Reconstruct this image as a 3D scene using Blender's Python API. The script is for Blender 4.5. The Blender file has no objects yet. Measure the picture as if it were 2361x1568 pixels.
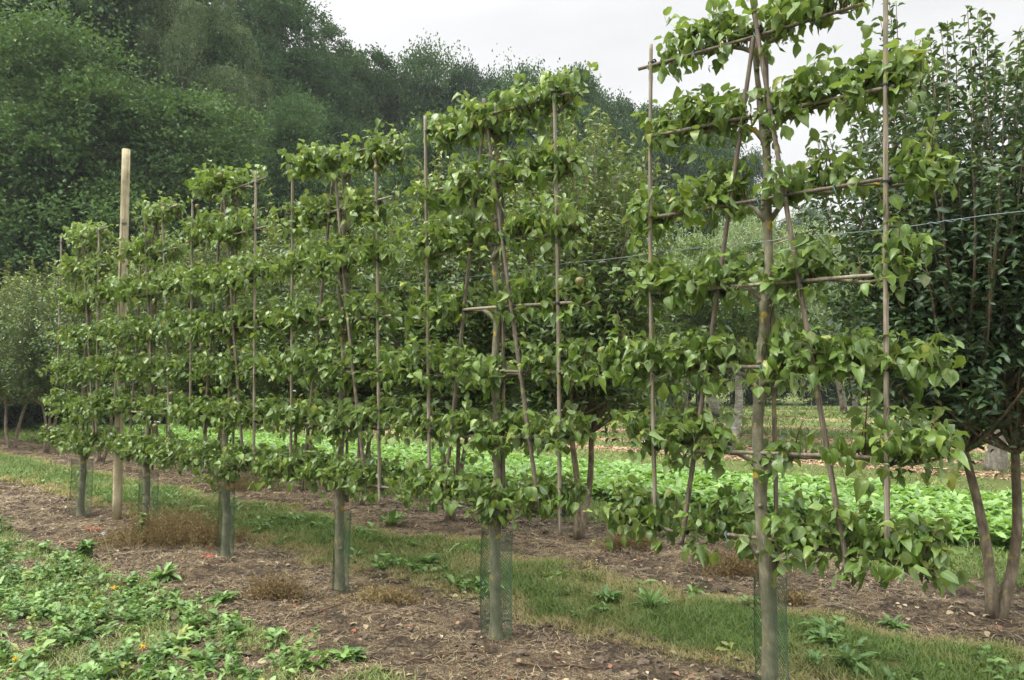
import bpy, math, random
import numpy as np
from mathutils import Vector
PI = math.pi
R_ = math.radians
sc = bpy.context.scene
col = sc.collection

# ------------------------------------------------------------------ camera, sky, sun, exposure
# world frame: X runs along the planted rows, Y across them (away from the viewer), Z up
PHI, PITCH, F, CH = R_(49.8), R_(2.95), 1750.0, 1.6      # F in photo pixels for a 2361 px wide photo
fwd = np.array([-math.cos(PHI)*math.cos(PITCH), math.sin(PHI)*math.cos(PITCH), math.sin(PITCH)])
rgt = np.array([math.sin(PHI), math.cos(PHI), 0.0])
upv = np.cross(rgt, fwd)
cam_d = bpy.data.cameras.new("camera")
cam = bpy.data.objects.new("camera", cam_d); col.objects.link(cam)
cam.location = (0, 0, CH)
cam.rotation_euler = Vector(fwd).to_track_quat('-Z', 'Y').to_euler()
cam_d.sensor_width = 36.0
cam_d.lens = F/2361*36
cam_d.clip_end = 2000
cam_d.clip_start = 0.05
sc.camera = cam

ZENITH = 3.0                       # how much brighter the overcast sky is overhead than low down
SUN_EL, SUN_AZ = 56, 235          # sun behind thin overcast; azimuth of the direction it comes from, degrees from +X
w = bpy.data.worlds.new("World"); sc.world = w; w.use_nodes = True
nt = w.node_tree; nt.nodes.clear()
out = nt.nodes.new('ShaderNodeOutputWorld'); bg = nt.nodes.new('ShaderNodeBackground')
sky = nt.nodes.new('ShaderNodeTexSky'); sky.sky_type = 'NISHITA'; sky.sun_disc = False
sky.sun_elevation = R_(SUN_EL); sky.sun_rotation = R_(90-SUN_AZ); sky.air_density = 1; sky.dust_density = 3
hs = nt.nodes.new('ShaderNodeHueSaturation'); hs.inputs['Saturation'].default_value = 0.12; hs.inputs['Value'].default_value = 1.0
tc = nt.nodes.new('ShaderNodeTexCoord')
cn = nt.nodes.new('ShaderNodeTexNoise'); cn.inputs['Scale'].default_value = 2.6; cn.inputs['Detail'].default_value = 6; cn.inputs['Roughness'].default_value = .5
mp = nt.nodes.new('ShaderNodeMapping'); mp.inputs['Scale'].default_value = (1, 1, 3.0)
cr = nt.nodes.new('ShaderNodeValToRGB')
cr.color_ramp.elements[0].position = .3; cr.color_ramp.elements[0].color = (8.15, 8.2, 8.4, 1)
cr.color_ramp.elements[1].position = .68; cr.color_ramp.elements[1].color = (9.9, 9.95, 10.0, 1)
mx = nt.nodes.new('ShaderNodeMix'); mx.data_type = 'RGBA'; mx.inputs['Factor'].default_value = .86
nt.links.new(tc.outputs['Generated'], mp.inputs['Vector']); nt.links.new(mp.outputs['Vector'], cn.inputs['Vector'])
nt.links.new(cn.outputs['Fac'], cr.inputs['Fac'])
nt.links.new(sky.outputs['Color'], hs.inputs['Color'])
nt.links.new(hs.outputs['Color'], mx.inputs['A']); nt.links.new(cr.outputs['Color'], mx.inputs['B'])
sz = nt.nodes.new('ShaderNodeSeparateXYZ'); nt.links.new(tc.outputs['Generated'], sz.inputs[0])
mr = nt.nodes.new('ShaderNodeMapRange'); mr.interpolation_type = 'SMOOTHSTEP'
for i_, v_ in ((1, .40), (2, .95), (3, .575), (4, ZENITH)): mr.inputs[i_].default_value = v_
nt.links.new(sz.outputs['Z'], mr.inputs[0])
mu = nt.nodes.new('ShaderNodeVectorMath'); mu.operation = 'SCALE'
nt.links.new(mx.outputs['Result'], mu.inputs[0]); nt.links.new(mr.outputs[0], mu.inputs['Scale'])
nt.links.new(mu.outputs[0], bg.inputs['Color'])
bg.inputs['Strength'].default_value = 0.10
nt.links.new(bg.outputs['Background'], out.inputs['Surface'])
sd = bpy.data.lights.new("sun", 'SUN'); sd.energy = 2.0; sd.angle = R_(20); sd.color = (1.0, .975, .93)
so = bpy.data.objects.new("sun", sd); col.objects.link(so)
sdir = Vector((math.cos(R_(SUN_EL))*math.cos(R_(SUN_AZ)), math.cos(R_(SUN_EL))*math.sin(R_(SUN_AZ)), math.sin(R_(SUN_EL))))
so.rotation_euler = sdir.to_track_quat('Z', 'Y').to_euler(); so.location = (0, 0, 30)
sc.view_settings.view_transform = 'Standard'; sc.view_settings.look = 'None'
sc.view_settings.exposure = 0.97; sc.view_settings.gamma = 1.0; sc.view_settings.use_curve_mapping = False
sc.cycles.max_bounces = 8; sc.cycles.diffuse_bounces = 5; sc.cycles.volume_bounces = 1; sc.cycles.glossy_bounces = 2; sc.cycles.transmission_bounces = 3
sc.cycles.use_adaptive_sampling = True; sc.cycles.adaptive_threshold = 0.02

def ray(x, y): return fwd + rgt*(x-1180.5)/F - upv*(y-784)/F
def on_ground(x, y, z=0.0):
    d = ray(x, y); k = (z-CH)/d[2]; return d*k + np.array([0, 0, CH])
def on_row(x, y, Y):
    d = ray(x, y); k = Y/d[1]; return d*k + np.array([0, 0, CH])
def at_depth(x, dist):               # ground point in the direction of photo column x, dist metres ahead
    d = ray(x, 874); return d[:2]*dist
def px_of(P):
    P = np.asarray(P) - np.array([0, 0, CH]); z = P@fwd
    return 1180.5+F*(P@rgt)/z, 784-F*(P@upv)/z

# ------------------------------------------------------------------ naming helpers
def tag(o, label=None, cat=None, group=None, kind=None):
    if label: o['label'] = label
    if cat: o['category'] = cat
    if group: o['group'] = group
    if kind: o['kind'] = kind
    return o
def thing(name, loc, rz=0, label=None, cat=None, group=None):
    o = bpy.data.objects.new(name, None); col.objects.link(o)
    o.empty_display_size = .2
    o.location = loc; o.rotation_euler = (0, 0, rz)
    return tag(o, label, cat, group)
def copy_tree(o, parent=None):
    c = o.copy(); col.objects.link(c); c.parent = parent
    for ch in o.children: copy_tree(ch, c)
    return c

# ------------------------------------------------------------------ mesh builder (numpy)
class MB:
    def __init__(s): s.V = []; s.LI = []; s.FS = []; s.C = []; s.MI = []; s.n = 0
    def add(s, v, li, fs, c, mi=0):
        v = np.asarray(v, float); li = np.asarray(li, np.int64)
        s.V.append(v); s.LI.append(li+s.n); s.FS.append(np.asarray(fs, np.int64))
        c = np.asarray(c, float)
        if c.ndim == 1: c = np.tile(c, (len(v), 1))
        s.C.append(c); s.MI.append(np.full(len(fs), mi)); s.n += len(v)
    def tube(s, pts, rad, sides=7, c=(.5, 0, 0), mi=0, cap=True):
        pts = np.asarray(pts, float); n = len(pts); rad = np.broadcast_to(np.asarray(rad, float), (n,))
        T = np.gradient(pts, axis=0); T /= np.linalg.norm(T, axis=1)[:, None]+1e-9
        ref = np.array([0, 0, 1.]) if abs(T[:, 2]).mean() < .8 else np.array([1., 0, 0])
        U = np.cross(T, ref); U /= np.linalg.norm(U, axis=1)[:, None]+1e-9
        W = np.cross(T, U)
        a = np.arange(sides)/sides*2*PI
        V = pts[:, None, :] + rad[:, None, None]*(np.cos(a)[None, :, None]*U[:, None, :]+np.sin(a)[None, :, None]*W[:, None, :])
        V = V.reshape(-1, 3)
        i = np.arange(n-1)[:, None]*sides; j = np.arange(sides)[None, :]; k = (j+1) % sides
        q = np.stack([i+j, i+k, i+sides+k, i+sides+j], -1).reshape(-1)
        fs = [4]*((n-1)*sides)
        if cap:
            q = np.concatenate([q, np.arange(sides)[::-1], (n-1)*sides+np.arange(sides)]); fs = fs+[sides, sides]
        s.add(V, q, fs, c, mi)
    def leaves(s, tpl, P, A, N, L, Wd, c, mi=0):
        """tpl=(verts,loops,sizes,mid) in frame x=width y=length z=normal; P,A,N (n,3); L,Wd (n,)"""
        tv, tl, tf, tm = tpl
        n = len(P); k = len(tv)
        A = A/(np.linalg.norm(A, axis=1)[:, None]+1e-9)
        X = np.cross(A, N); X /= np.linalg.norm(X, axis=1)[:, None]+1e-9
        Z = np.cross(X, A)
        V = (P[:, None, :] + tv[None, :, 0, None]*(X*Wd[:, None])[:, None, :]
             + tv[None, :, 1, None]*(A*L[:, None])[:, None, :] + tv[None, :, 2, None]*(Z*L[:, None])[:, None, :])
        li = (tl[None, :]+(np.arange(n)*k)[:, None]).reshape(-1)
        fs = np.tile(tf, n)
        C = np.zeros((n, k, 3)); C[:, :, 0] = c[:, 0, None]; C[:, :, 1] = tm[None, :]; C[:, :, 2] = c[:, 1, None]
        s.add(V.reshape(-1, 3), li, fs, C.reshape(-1, 3), mi)
    def build(s, name, mats, parent=None, smooth=True):
        V = np.concatenate(s.V); LI = np.concatenate(s.LI); FS = np.concatenate(s.FS); C = np.concatenate(s.C); MI = np.concatenate(s.MI)
        me = bpy.data.meshes.new(name)
        me.vertices.add(len(V)); me.vertices.foreach_set('co', V.astype(np.float32).ravel())
        me.loops.add(len(LI)); me.loops.foreach_set('vertex_index', LI.astype(np.int32))
        me.polygons.add(len(FS)); st = np.concatenate([[0], np.cumsum(FS)[:-1]])
        me.polygons.foreach_set('loop_start', st.astype(np.int32)); me.polygons.foreach_set('loop_total', FS.astype(np.int32))
        me.polygons.foreach_set('use_smooth', np.full(len(FS), smooth))
        if not isinstance(mats, (list, tuple)): mats = [mats]
        for m in mats: me.materials.append(m)
        me.polygons.foreach_set('material_index', MI.astype(np.int32))
        at = me.attributes.new('col', 'FLOAT_COLOR', 'POINT')
        at.data.foreach_set('color', np.concatenate([C, np.ones((len(C), 1))], 1).astype(np.float32).ravel())
        me.update(calc_edges=True); me.validate()
        o = bpy.data.objects.new(name, me); col.objects.link(o)
        if parent is not None: o.parent = parent
        return o

def leaf_tpl(ys, ws, fold=.25, curl=.25, wave=0.0, seed=0, twist=0.0):
    """strip leaf: midrib + both edges"""
    rg = np.random.RandomState(seed)
    v = []; mid = []
    for i, (y, wd) in enumerate(zip(ys, ws)):
        zc = -curl*y*y
        x0 = twist*y*y
        for sgn in (-1, 0, 1):
            z = zc + abs(sgn)*fold*wd + (wave*rg.uniform(-1, 1)*wd if sgn else 0)
            v.append((x0+sgn*wd*(1+.12*rg.uniform(-1, 1)*(wave > 0)), y*(1-.12*curl*y), z)); mid.append(1.0 if sgn == 0 else 0.0)
    li = []; fs = []
    for i in range(len(ys)-1):
        a = 3*i; b = a+3
        for q in ((a, a+1, b+1, b), (a+1, a+2, b+2, b+1)): li += q; fs.append(4)
    return np.array(v), np.array(li), np.array(fs), np.array(mid)
OVY = [0, .12, .32, .55, .78, .93, 1.0]; OVW = [.06, .34, .5, .47, .28, .1, .01]
PEAR_T = [leaf_tpl(OVY, OVW, f, c, wv, i, tw) for i, (f, c, wv, tw) in enumerate([(.6, .9, .3, .25), (.25, -.25, .35, -.2), (.3, .25, .16, .1), (.12, .45, .2, -.12), (.4, .5, .18, .05), (.2, .1, .25, .2), (.05, .7, .2, -.1), (.5, .35, .1, 0)])]
NARROW_T = [leaf_tpl([0, .3, .68, 1], [.05, .5, .4, .01], f, c, .12, 20+i) for i, (f, c) in enumerate([(.35, .3), (.15, .55), (.5, .15)])]
DIA_T = [(np.array([(0, 0, 0), (.5, .45, z), (0, 1, -z*.8), (-.5, .45, z*1.2)]), np.array([0, 1, 2, 0, 2, 3]), np.array([3, 3]), np.array([1., 0, 1, 0])) for z in (.18, -.1, .3)]
CLUMP_T = [leaf_tpl([0, .5, 1], [.2, .5, .1], f, c, .5, 30+i) for i, (f, c) in enumerate([(.3, .3), (.1, .1), (-.2, .4)])]
BLADE_T = [(np.array([(-.5, 0, 0), (.5, 0, 0), (-.45+b, .5, -c*.25), (.45+b, .5, -c*.25), (b*3, 1, -c)]), np.array([0, 1, 3, 2, 2, 3, 4]), np.array([4, 3]), np.zeros(5)) for c, b in ((.3, .2), (.8, -.5), (.15, 1.5), (.5, -2.5))]
JAGY = [0, .12, .2, .3, .36, .48, .54, .68, .74, .88, 1]; JAGW = [.08, .12, .26, .16, .36, .24, .46, .32, .5, .34, .02]
JAG_T = [leaf_tpl(JAGY, JAGW, f, c, .2, 50+i) for i, (f, c) in enumerate([(.2, .5), (.35, .8), (.05, .3)])]
BROAD_T = [leaf_tpl([0, .2, .45, .72, .92, 1], [.1, .36, .5, .46, .2, .04], f, c, .25, 60+i) for i, (f, c) in enumerate([(.15, .35), (.3, .6), (.0, .2), (.4, .3)])]

def scatter(mb, tpls, P, A, N, L, Wd, c, rg, mi=0):
    k = rg.randint(0, len(tpls), len(P))
    for i, t in enumerate(tpls):
        m = k == i
        if m.any(): mb.leaves(t, P[m], A[m], N[m], L[m], Wd[m], c[m], mi)

def vnoise(x, y, seed=0):
    xi = np.floor(x).astype(int); yi = np.floor(y).astype(int); fx = x-xi; fy = y-yi
    def h(a, b):
        n = (a*374761393+b*668265263+seed*1442695041) & 0xffffffff
        n = ((n ^ (n >> 13))*1274126177) & 0xffffffff
        return ((n ^ (n >> 16)) & 0xffff)/65535.0
    u = fx*fx*(3-2*fx); v = fy*fy*(3-2*fy)
    return (h(xi, yi)*(1-u)+h(xi+1, yi)*u)*(1-v)+(h(xi, yi+1)*(1-u)+h(xi+1, yi+1)*u)*v
def fbm(x, y, seed=0, o=4):
    s = 0; a = .5; t = 0
    for i in range(o):
        s = s+a*vnoise(x*2**i, y*2**i, seed+i*17); t += a; a *= .5
    return s/t

# ------------------------------------------------------------------ materials
def new_mat(name):
    m = bpy.data.materials.new(name); m.use_nodes = True; t = m.node_tree
    return m, t, t.nodes['Principled BSDF'], t.nodes['Material Output']
def N(t, typ, **kw):
    n = t.nodes.new(typ)
    for k, v in kw.items():
        if k in n.inputs: n.inputs[k].default_value = v
        else: setattr(n, k, v)
    return n
def ramp(t, stops):
    r = t.nodes.new('ShaderNodeValToRGB'); e = r.color_ramp.elements
    e[0].position, e[0].color = stops[0][0], (*stops[0][1], 1)
    e[1].position, e[1].color = stops[-1][0], (*stops[-1][1], 1)
    for p, c in stops[1:-1]:
        x = e.new(p); x.color = (*c, 1)
    return r
def mixc(t, f, a, b, mode='MIX'):
    m = t.nodes.new('ShaderNodeMix'); m.data_type = 'RGBA'; m.blend_type = mode
    for s, v in (('Factor', f), ('A', a), ('B', b)):
        if hasattr(v, 'links'): t.links.new(v, m.inputs[s])
        elif s == 'Factor': m.inputs[s].default_value = v
        else: m.inputs[s].default_value = (*v, 1)
    return m.outputs['Result']
def math_(t, op, a, b=0.0, clamp=False):
    m = t.nodes.new('ShaderNodeMath'); m.operation = op; m.use_clamp = clamp
    for i, v in enumerate((a, b)):
        if hasattr(v, 'links'): t.links.new(v, m.inputs[i])
        else: m.inputs[i].default_value = v
    return m.outputs[0]

def leaf_mat(name, c0, c1, c2, under, yellow=(.30, .28, .05), rough=.42, trans=.3, vein=.5, spec=.5, vary=False):
    m, t, b, o = new_mat(name)
    at = N(t, 'ShaderNodeAttribute', attribute_name='col'); sp = N(t, 'ShaderNodeSeparateColor')
    t.links.new(at.outputs['Color'], sp.inputs['Color'])
    r = ramp(t, [(0, c0), (.5, c1), (1, c2)]); t.links.new(sp.outputs[0], r.inputs['Fac'])
    cc = mixc(t, sp.outputs[2], r.outputs['Color'], yellow)
    if vein:
        v = math_(t, 'MULTIPLY', math_(t, 'POWER', sp.outputs[1], 7.0), vein)
        cc = mixc(t, v, cc, (.26, .33, .13))
    no = N(t, 'ShaderNodeTexNoise', Scale=60.0, Detail=2.0)
    tcn = N(t, 'ShaderNodeTexCoord'); t.links.new(tcn.outputs['Object'], no.inputs['Vector'])
    cc = mixc(t, .5, cc, mixc(t, no.outputs['Fac'], (.55, .6, .5), (1.45, 1.4, 1.5)), 'MULTIPLY')
    ge = N(t, 'ShaderNodeNewGeometry')
    cc = mixc(t, ge.outputs['Backfacing'], cc, mixc(t, .62, cc, under))
    if vary:
        oi = N(t, 'ShaderNodeObjectInfo'); vr = ramp(t, [(0, (.62, .68, .72)), (.35, (1.0, 1.0, .95)), (.65, (1.3, 1.22, 1.0)), (1, (.8, .88, .95))])
        t.links.new(oi.outputs['Random'], vr.inputs['Fac']); cc = mixc(t, 1.0, cc, vr.outputs['Color'], 'MULTIPLY')
    t.links.new(cc, b.inputs['Base Color'])
    rr = math_(t, 'ADD', math_(t, 'MULTIPLY', ge.outputs['Backfacing'], .3), rough, True)
    t.links.new(rr, b.inputs['Roughness']); b.inputs['Specular IOR Level'].default_value = spec
    if trans:
        tr = N(t, 'ShaderNodeBsdfTranslucent'); ms = N(t, 'ShaderNodeMixShader'); ms.inputs[0].default_value = trans
        t.links.new(mixc(t, 1.0, cc, (1.25, 1.25, .55), 'MULTIPLY'), tr.inputs['Color'])
        t.links.new(b.outputs[0], ms.inputs[1]); t.links.new(tr.outputs[0], ms.inputs[2]); t.links.new(ms.outputs[0], o.inputs['Surface'])
    return m
def wood_mat(name, c0, c1, c2, zs=.12, sc_=40, lichen=0.0, lic=(.42, .30, .03), bump=.3, rough=.85, coord='Object'):
    m, t, b, o = new_mat(name)
    tcn = N(t, 'ShaderNodeTexCoord'); mpn = N(t, 'ShaderNodeMapping'); mpn.inputs['Scale'].default_value = (1, 1, zs)
    t.links.new(tcn.outputs[coord], mpn.inputs['Vector'])
    n1 = N(t, 'ShaderNodeTexNoise', Scale=sc_*1.0, Detail=6.0, Roughness=.62); t.links.new(mpn.outputs[0], n1.inputs['Vector'])
    n2 = N(t, 'ShaderNodeTexNoise', Scale=9.0, Detail=4.0); t.links.new(tcn.outputs[coord], n2.inputs['Vector'])
    r = ramp(t, [(.3, c0), (.52, c1), (.72, c2)]); t.links.new(n1.outputs['Fac'], r.inputs['Fac'])
    big = ramp(t, [(.3, (.7, .72, .68)), (.7, (1.25, 1.22, 1.2))]); t.links.new(n2.outputs['Fac'], big.inputs['Fac'])
    cc = mixc(t, 1.0, r.outputs['Color'], big.outputs['Color'], 'MULTIPLY')
    if lichen:
        n3 = N(t, 'ShaderNodeTexNoise', Scale=14.0, Detail=5.0, Roughness=.6); t.links.new(tcn.outputs[coord], n3.inputs['Vector'])
        rl = ramp(t, [(.63-lichen*.1, (0, 0, 0)), (.67-lichen*.1, (1, 1, 1))]); t.links.new(n3.outputs['Fac'], rl.inputs['Fac'])
        cc = mixc(t, math_(t, 'MULTIPLY', rl.outputs['Color'], .8), cc, lic)
    t.links.new(cc, b.inputs['Base Color']); b.inputs['Roughness'].default_value = rough; b.inputs['Specular IOR Level'].default_value = .25
    bp = N(t, 'ShaderNodeBump', Strength=bump, Distance=.01); t.links.new(n1.outputs['Fac'], bp.inputs['Height']); t.links.new(bp.outputs[0], b.inputs['Normal'])
    return m
def plain_mat(name, c, rough=.6, var=.3, scale=30, metal=0):
    m, t, b, o = new_mat(name)
    tcn = N(t, 'ShaderNodeTexCoord'); n1 = N(t, 'ShaderNodeTexNoise', Scale=scale*1.0, Detail=4.0); t.links.new(tcn.outputs['Object'], n1.inputs['Vector'])
    c = np.array(c)
    r = ramp(t, [(.3, tuple(c*(1-var))), (.7, tuple(np.minimum(c*(1+var), 1)))]); t.links.new(n1.outputs['Fac'], r.inputs['Fac'])
    t.links.new(r.outputs['Color'], b.inputs['Base Color']); b.inputs['Roughness'].default_value = rough; b.inputs['Metallic'].default_value = metal
    return m

M = {}
M['pear_leaf'] = leaf_mat('pear_leaf', (.040, .088, .015), (.118, .205, .031), (.265, .35, .07), (.22, .30, .13), rough=.4)
M['petiole'] = plain_mat('petiole', (.24, .25, .08), .5)
M['shoot'] = wood_mat('shoot', (.06, .035, .02), (.11, .065, .04), (.16, .11, .07), .3, 60, bump=.1)
M['dark_leaf'] = leaf_mat('dark_leaf', (.018, .045, .017), (.040, .088, .030), (.12, .20, .055), (.10, .15, .08), rough=.52, trans=.2, vein=.3)
M['hedge_leaf'] = leaf_mat('hedge_leaf', (.030, .066, .014), (.080, .150, .030), (.24, .31, .075), (.15, .2, .09), rough=.42, trans=.28, vein=.3)
M['oak_leaf'] = leaf_mat('oak_leaf', (.024, .058, .024), (.056, .118, .044), (.125, .205, .068), (.07, .12, .06), rough=.6, trans=.25, vein=0, spec=.2, vary=True)
M['deep_leaf'] = leaf_mat('deep_leaf', (.018, .044, .022), (.043, .092, .038), (.098, .16, .060), (.05, .09, .05), rough=.6, trans=.25, vein=0, spec=.2, vary=True)
M['birch_leaf'] = leaf_mat('birch_leaf', (.06, .10, .045), (.12, .18, .08), (.20, .27, .12), (.12, .16, .08), rough=.6, trans=.25, vein=0, spec=.2, vary=True)
M['willow_leaf'] = leaf_mat('willow_leaf', (.12, .18, .08), (.25, .34, .15), (.42, .50, .28), (.26, .34, .2), rough=.45, trans=.3, vein=0)
M['weed_leaf'] = leaf_mat('weed_leaf', (.05, .115, .025), (.12, .235, .055), (.23, .37, .11), (.2, .3, .13), rough=.5, trans=.25, vein=.6)
M['crop_leaf'] = leaf_mat('crop_leaf', (.07, .15, .03), (.155, .29, .06), (.28, .43, .13), (.26, .42, .16), rough=.5, trans=.3, vein=.6)
M['grass'] = leaf_mat('grass_blade', (.055, .125, .018), (.14, .225, .036), (.29, .31, .09), (.12, .16, .05), (.38, .28, .14), rough=.55, trans=.25, vein=0)
M['straw'] = leaf_mat('straw', (.065, .047, .028), (.20, .15, .085), (.42, .345, .21), (.34, .26, .17), (.22, .07, .03), rough=.7, trans=.1, vein=0)
M['dry_weed'] = leaf_mat('dry_weed', (.10, .055, .03), (.22, .145, .06), (.30, .24, .10), (.22, .15, .07), (.12, .16, .04), rough=.8, trans=.2, vein=0)
M['chip'] = leaf_mat('chip', (.20, .11, .06), (.36, .24, .14), (.52, .40, .27), (.4, .25, .15), (.3, .12, .06), rough=.8, trans=0, vein=0)
M['pear_bark'] = wood_mat('pear_bark', (.10, .092, .060), (.17, .158, .105), (.26, .245, .17), .5, 30, .2, bump=.35)
M['row_bark'] = wood_mat('row_bark', (.11, .085, .06), (.20, .16, .115), (.31, .27, .20), .35, 35, .35, (.34, .29, .10))
M['far_bark'] = wood_mat('far_bark', (.10, .085, .07), (.19, .165, .14), (.32, .30, .27), .4, 20)
M['pale_bark'] = wood_mat('pale_bark', (.17, .16, .14), (.33, .31, .28), (.55, .54, .51), 1.5, 16)
M['gnarl_bark'] = wood_mat('gnarled_bark', (.13, .12, .10), (.24, .22, .18), (.36, .34, .29), .6, 22)
M['cane'] = wood_mat('cane', (.15, .122, .092), (.27, .23, .178), (.41, .36, .285), .04, 120, .4, (.26, .22, .07), bump=.3, rough=.6)
M['cane_old'] = wood_mat('cane_old', (.075, .058, .045), (.16, .128, .098), (.26, .22, .17), .04, 120, .45, (.24, .22, .09), bump=.3, rough=.65)
M['post'] = wood_mat('post_wood', (.24, .20, .12), (.38, .33, .21), (.50, .45, .31), .04, 60, bump=.4)
M['tie'] = plain_mat('tie', (.02, .03, .03), .6)
M['tie_green'] = plain_mat('tie_green', (.10, .20, .17), .6)
M['tape'] = plain_mat('tape', (.6, .6, .6), .5, .1)
M['wire'] = plain_mat('wire', (.17, .21, .21), .45, .15, 20, .3)
M['net'] = plain_mat('green_net', (.045, .105, .05), .5)
M['pear'] = plain_mat('pear_skin', (.20, .17, .06), .5, .25, 60)
M['flower'] = plain_mat('yellow_petals', (.80, .52, .01), .6, .1)
M['clod'] = plain_mat('clod', (.085, .062, .04), .95, .35, 30)

# ground: one sheet, stripes follow Y
def ground_mat():
    m, t, b, o = new_mat('ground_soil')
    ge = N(t, 'ShaderNodeNewGeometry'); sx = N(t, 'ShaderNodeSeparateXYZ'); t.links.new(ge.outputs['Position'], sx.inputs[0])
    def noise(s, d=4.0, r=.55):
        n = N(t, 'ShaderNodeTexNoise', Scale=s*1.0, Detail=d, Roughness=r); t.links.new(ge.outputs['Position'], n.inputs['Vector']); return n.outputs['Fac']
    nb, nm, nf, nff = noise(.9), noise(4.5, 6.0), noise(26, 6.0, .7), noise(110, 3.0)
    Y = math_(t, 'ADD', sx.outputs['Y'], math_(t, 'MULTIPLY', math_(t, 'SUBTRACT', nm, .5), 1.0))
    def band(a, b_, s=.18):
        r1 = N(t, 'ShaderNodeMapRange'); t.links.new(Y, r1.inputs[0]); r1.inputs[1].default_value = a-s; r1.inputs[2].default_value = a+s
        r2 = N(t, 'ShaderNodeMapRange'); t.links.new(Y, r2.inputs[0]); r2.inputs[1].default_value = b_-s; r2.inputs[2].default_value = b_+s; r2.inputs[3].default_value = 1; r2.inputs[4].default_value = 0
        return math_(t, 'MULTIPLY', r1.outputs[0], r2.outputs[0])
    soil = ramp(t, [(.3, (.028, .021, .015)), (.5, (.068, .050, .034)), (.7, (.15, .115, .076))]); t.links.new(nf, soil.inputs['Fac'])
    straw = ramp(t, [(.32, (.045, .033, .021)), (.5, (.14, .102, .061)), (.68, (.34, .265, .16))]); t.links.new(nff, straw.inputs['Fac'])
    sm = ramp(t, [(.46, (0, 0, 0)), (.56, (1, 1, 1))]); t.links.new(math_(t, 'ADD', math_(t, 'MULTIPLY', nm, .6), math_(t, 'MULTIPLY', nf, .4)), sm.inputs['Fac'])
    bare = mixc(t, sm.outputs['Color'], soil.outputs['Color'], straw.outputs['Color'])
    turf = ramp(t, [(.3, (.045, .06, .018)), (.5, (.10, .12, .032)), (.7, (.19, .17, .065))]); t.links.new(math_(t, 'ADD', math_(t, 'MULTIPLY', nf, .5), math_(t, 'MULTIPLY', nm, .5)), turf.inputs['Fac'])
    far = ramp(t, [(.38, (.05, .08, .02)), (.5, (.11, .15, .035)), (.62, (.22, .19, .09))]); t.links.new(nf, far.inputs['Fac'])
    chip = ramp(t, [(.35, (.16, .10, .055)), (.5, (.32, .22, .13)), (.65, (.48, .36, .24))]); t.links.new(nff, chip.inputs['Fac'])
    cc = mixc(t, band(10.6, 900, .3), turf.outputs['Color'], far.outputs['Color'])
    rows = math_(t, 'ADD', band(2.2, 4.15), band(5.35, 7.1), True)
    cc = mixc(t, rows, cc, bare)
    cc = mixc(t, band(-5, 2.3, .3), cc, mixc(t, .25, soil.outputs['Color'], turf.outputs['Color']))
    chips = band(14.5, 15.2)
    for a, b_ in ((16.7, 17.3), (19.6, 20.9), (24.6, 25.8), (29.5, 31.5), (37, 39.5)): chips = math_(t, 'ADD', chips, band(a, b_), True)
    cc = mixc(t, math_(t, 'MULTIPLY', chips, .9), cc, chip.outputs['Color'])
    t.links.new(cc, b.inputs['Base Color']); b.inputs['Roughness'].default_value = .95; b.inputs['Specular IOR Level'].default_value = .15
    bp = N(t, 'ShaderNodeBump', Strength=1.0, Distance=.05)
    t.links.new(math_(t, 'ADD', nf, math_(t, 'MULTIPLY', nff, .3)), bp.inputs['Height']); t.links.new(bp.outputs[0], b.inputs['Normal'])
    return m
M['ground'] = ground_mat()

def gz(X, Y):
    X = np.asarray(X, float); Y = np.asarray(Y, float)
    bare = np.clip((Y-2.0)/.5, 0, 1)*np.clip((4.4-Y)/.4, 0, 1)+np.clip((Y-5.2)/.4, 0, 1)*np.clip((7.2-Y)/.4, 0, 1)
    near = np.clip((16-Y)/5, 0, 1)*np.clip((26+X)/6, 0, 1)
    z = (fbm(X*.9, Y*.9, 3)-.5)*.07 + (.15+.85*bare)*(fbm(X*5, Y*5, 7)-.5)*.07+(.1+.9*bare)*(fbm(X*16, Y*16, 9, 3)-.5)*.03
    # dug-up lump of soil behind the nearest tree
    z = z+.16*np.exp(-(((X-MX)/.3)**2+((Y-MY)/.16)**2))*(.6+.8*fbm(X*14, Y*14, 4)) - .10*np.exp(-(((X-MX-.25)/.2)**2+((Y-MY+.05)/.12)**2))
    return z*near
MX, MY = on_ground(1640, 1300)[:2]

gx = np.concatenate([np.linspace(-600, -30, 25)[:-1], np.linspace(-30, -14, 60)[:-1], np.linspace(-14, 2.5, 620)[:-1], np.linspace(2.5, 25, 40)[:-1], np.linspace(25, 500, 15)])
gy = np.concatenate([np.linspace(-40, 1.0, 25)[:-1], np.linspace(1.0, 7.5, 260)[:-1], np.linspace(7.5, 16, 70)[:-1], np.linspace(16, 60, 30)[:-1], np.linspace(60, 900, 20)])
GX, GY = np.meshgrid(gx, gy)
GZ = gz(GX, GY)
mb = MB(); nx = len(gx); ny = len(gy)
i = np.arange(ny-1)[:, None]*nx; j = np.arange(nx-1)[None, :]
q = np.stack([i+j, i+j+1, i+nx+j+1, i+nx+j], -1).reshape(-1)
mb.add(np.stack([GX.ravel(), GY.ravel(), GZ.ravel()], 1), q, [4]*((nx-1)*(ny-1)), (.5, 0, 0))
tag(mb.build('ground', M['ground']), kind='structure', label='bare soil and turf ground of the nursery')
GZ = GX = GY = None

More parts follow.
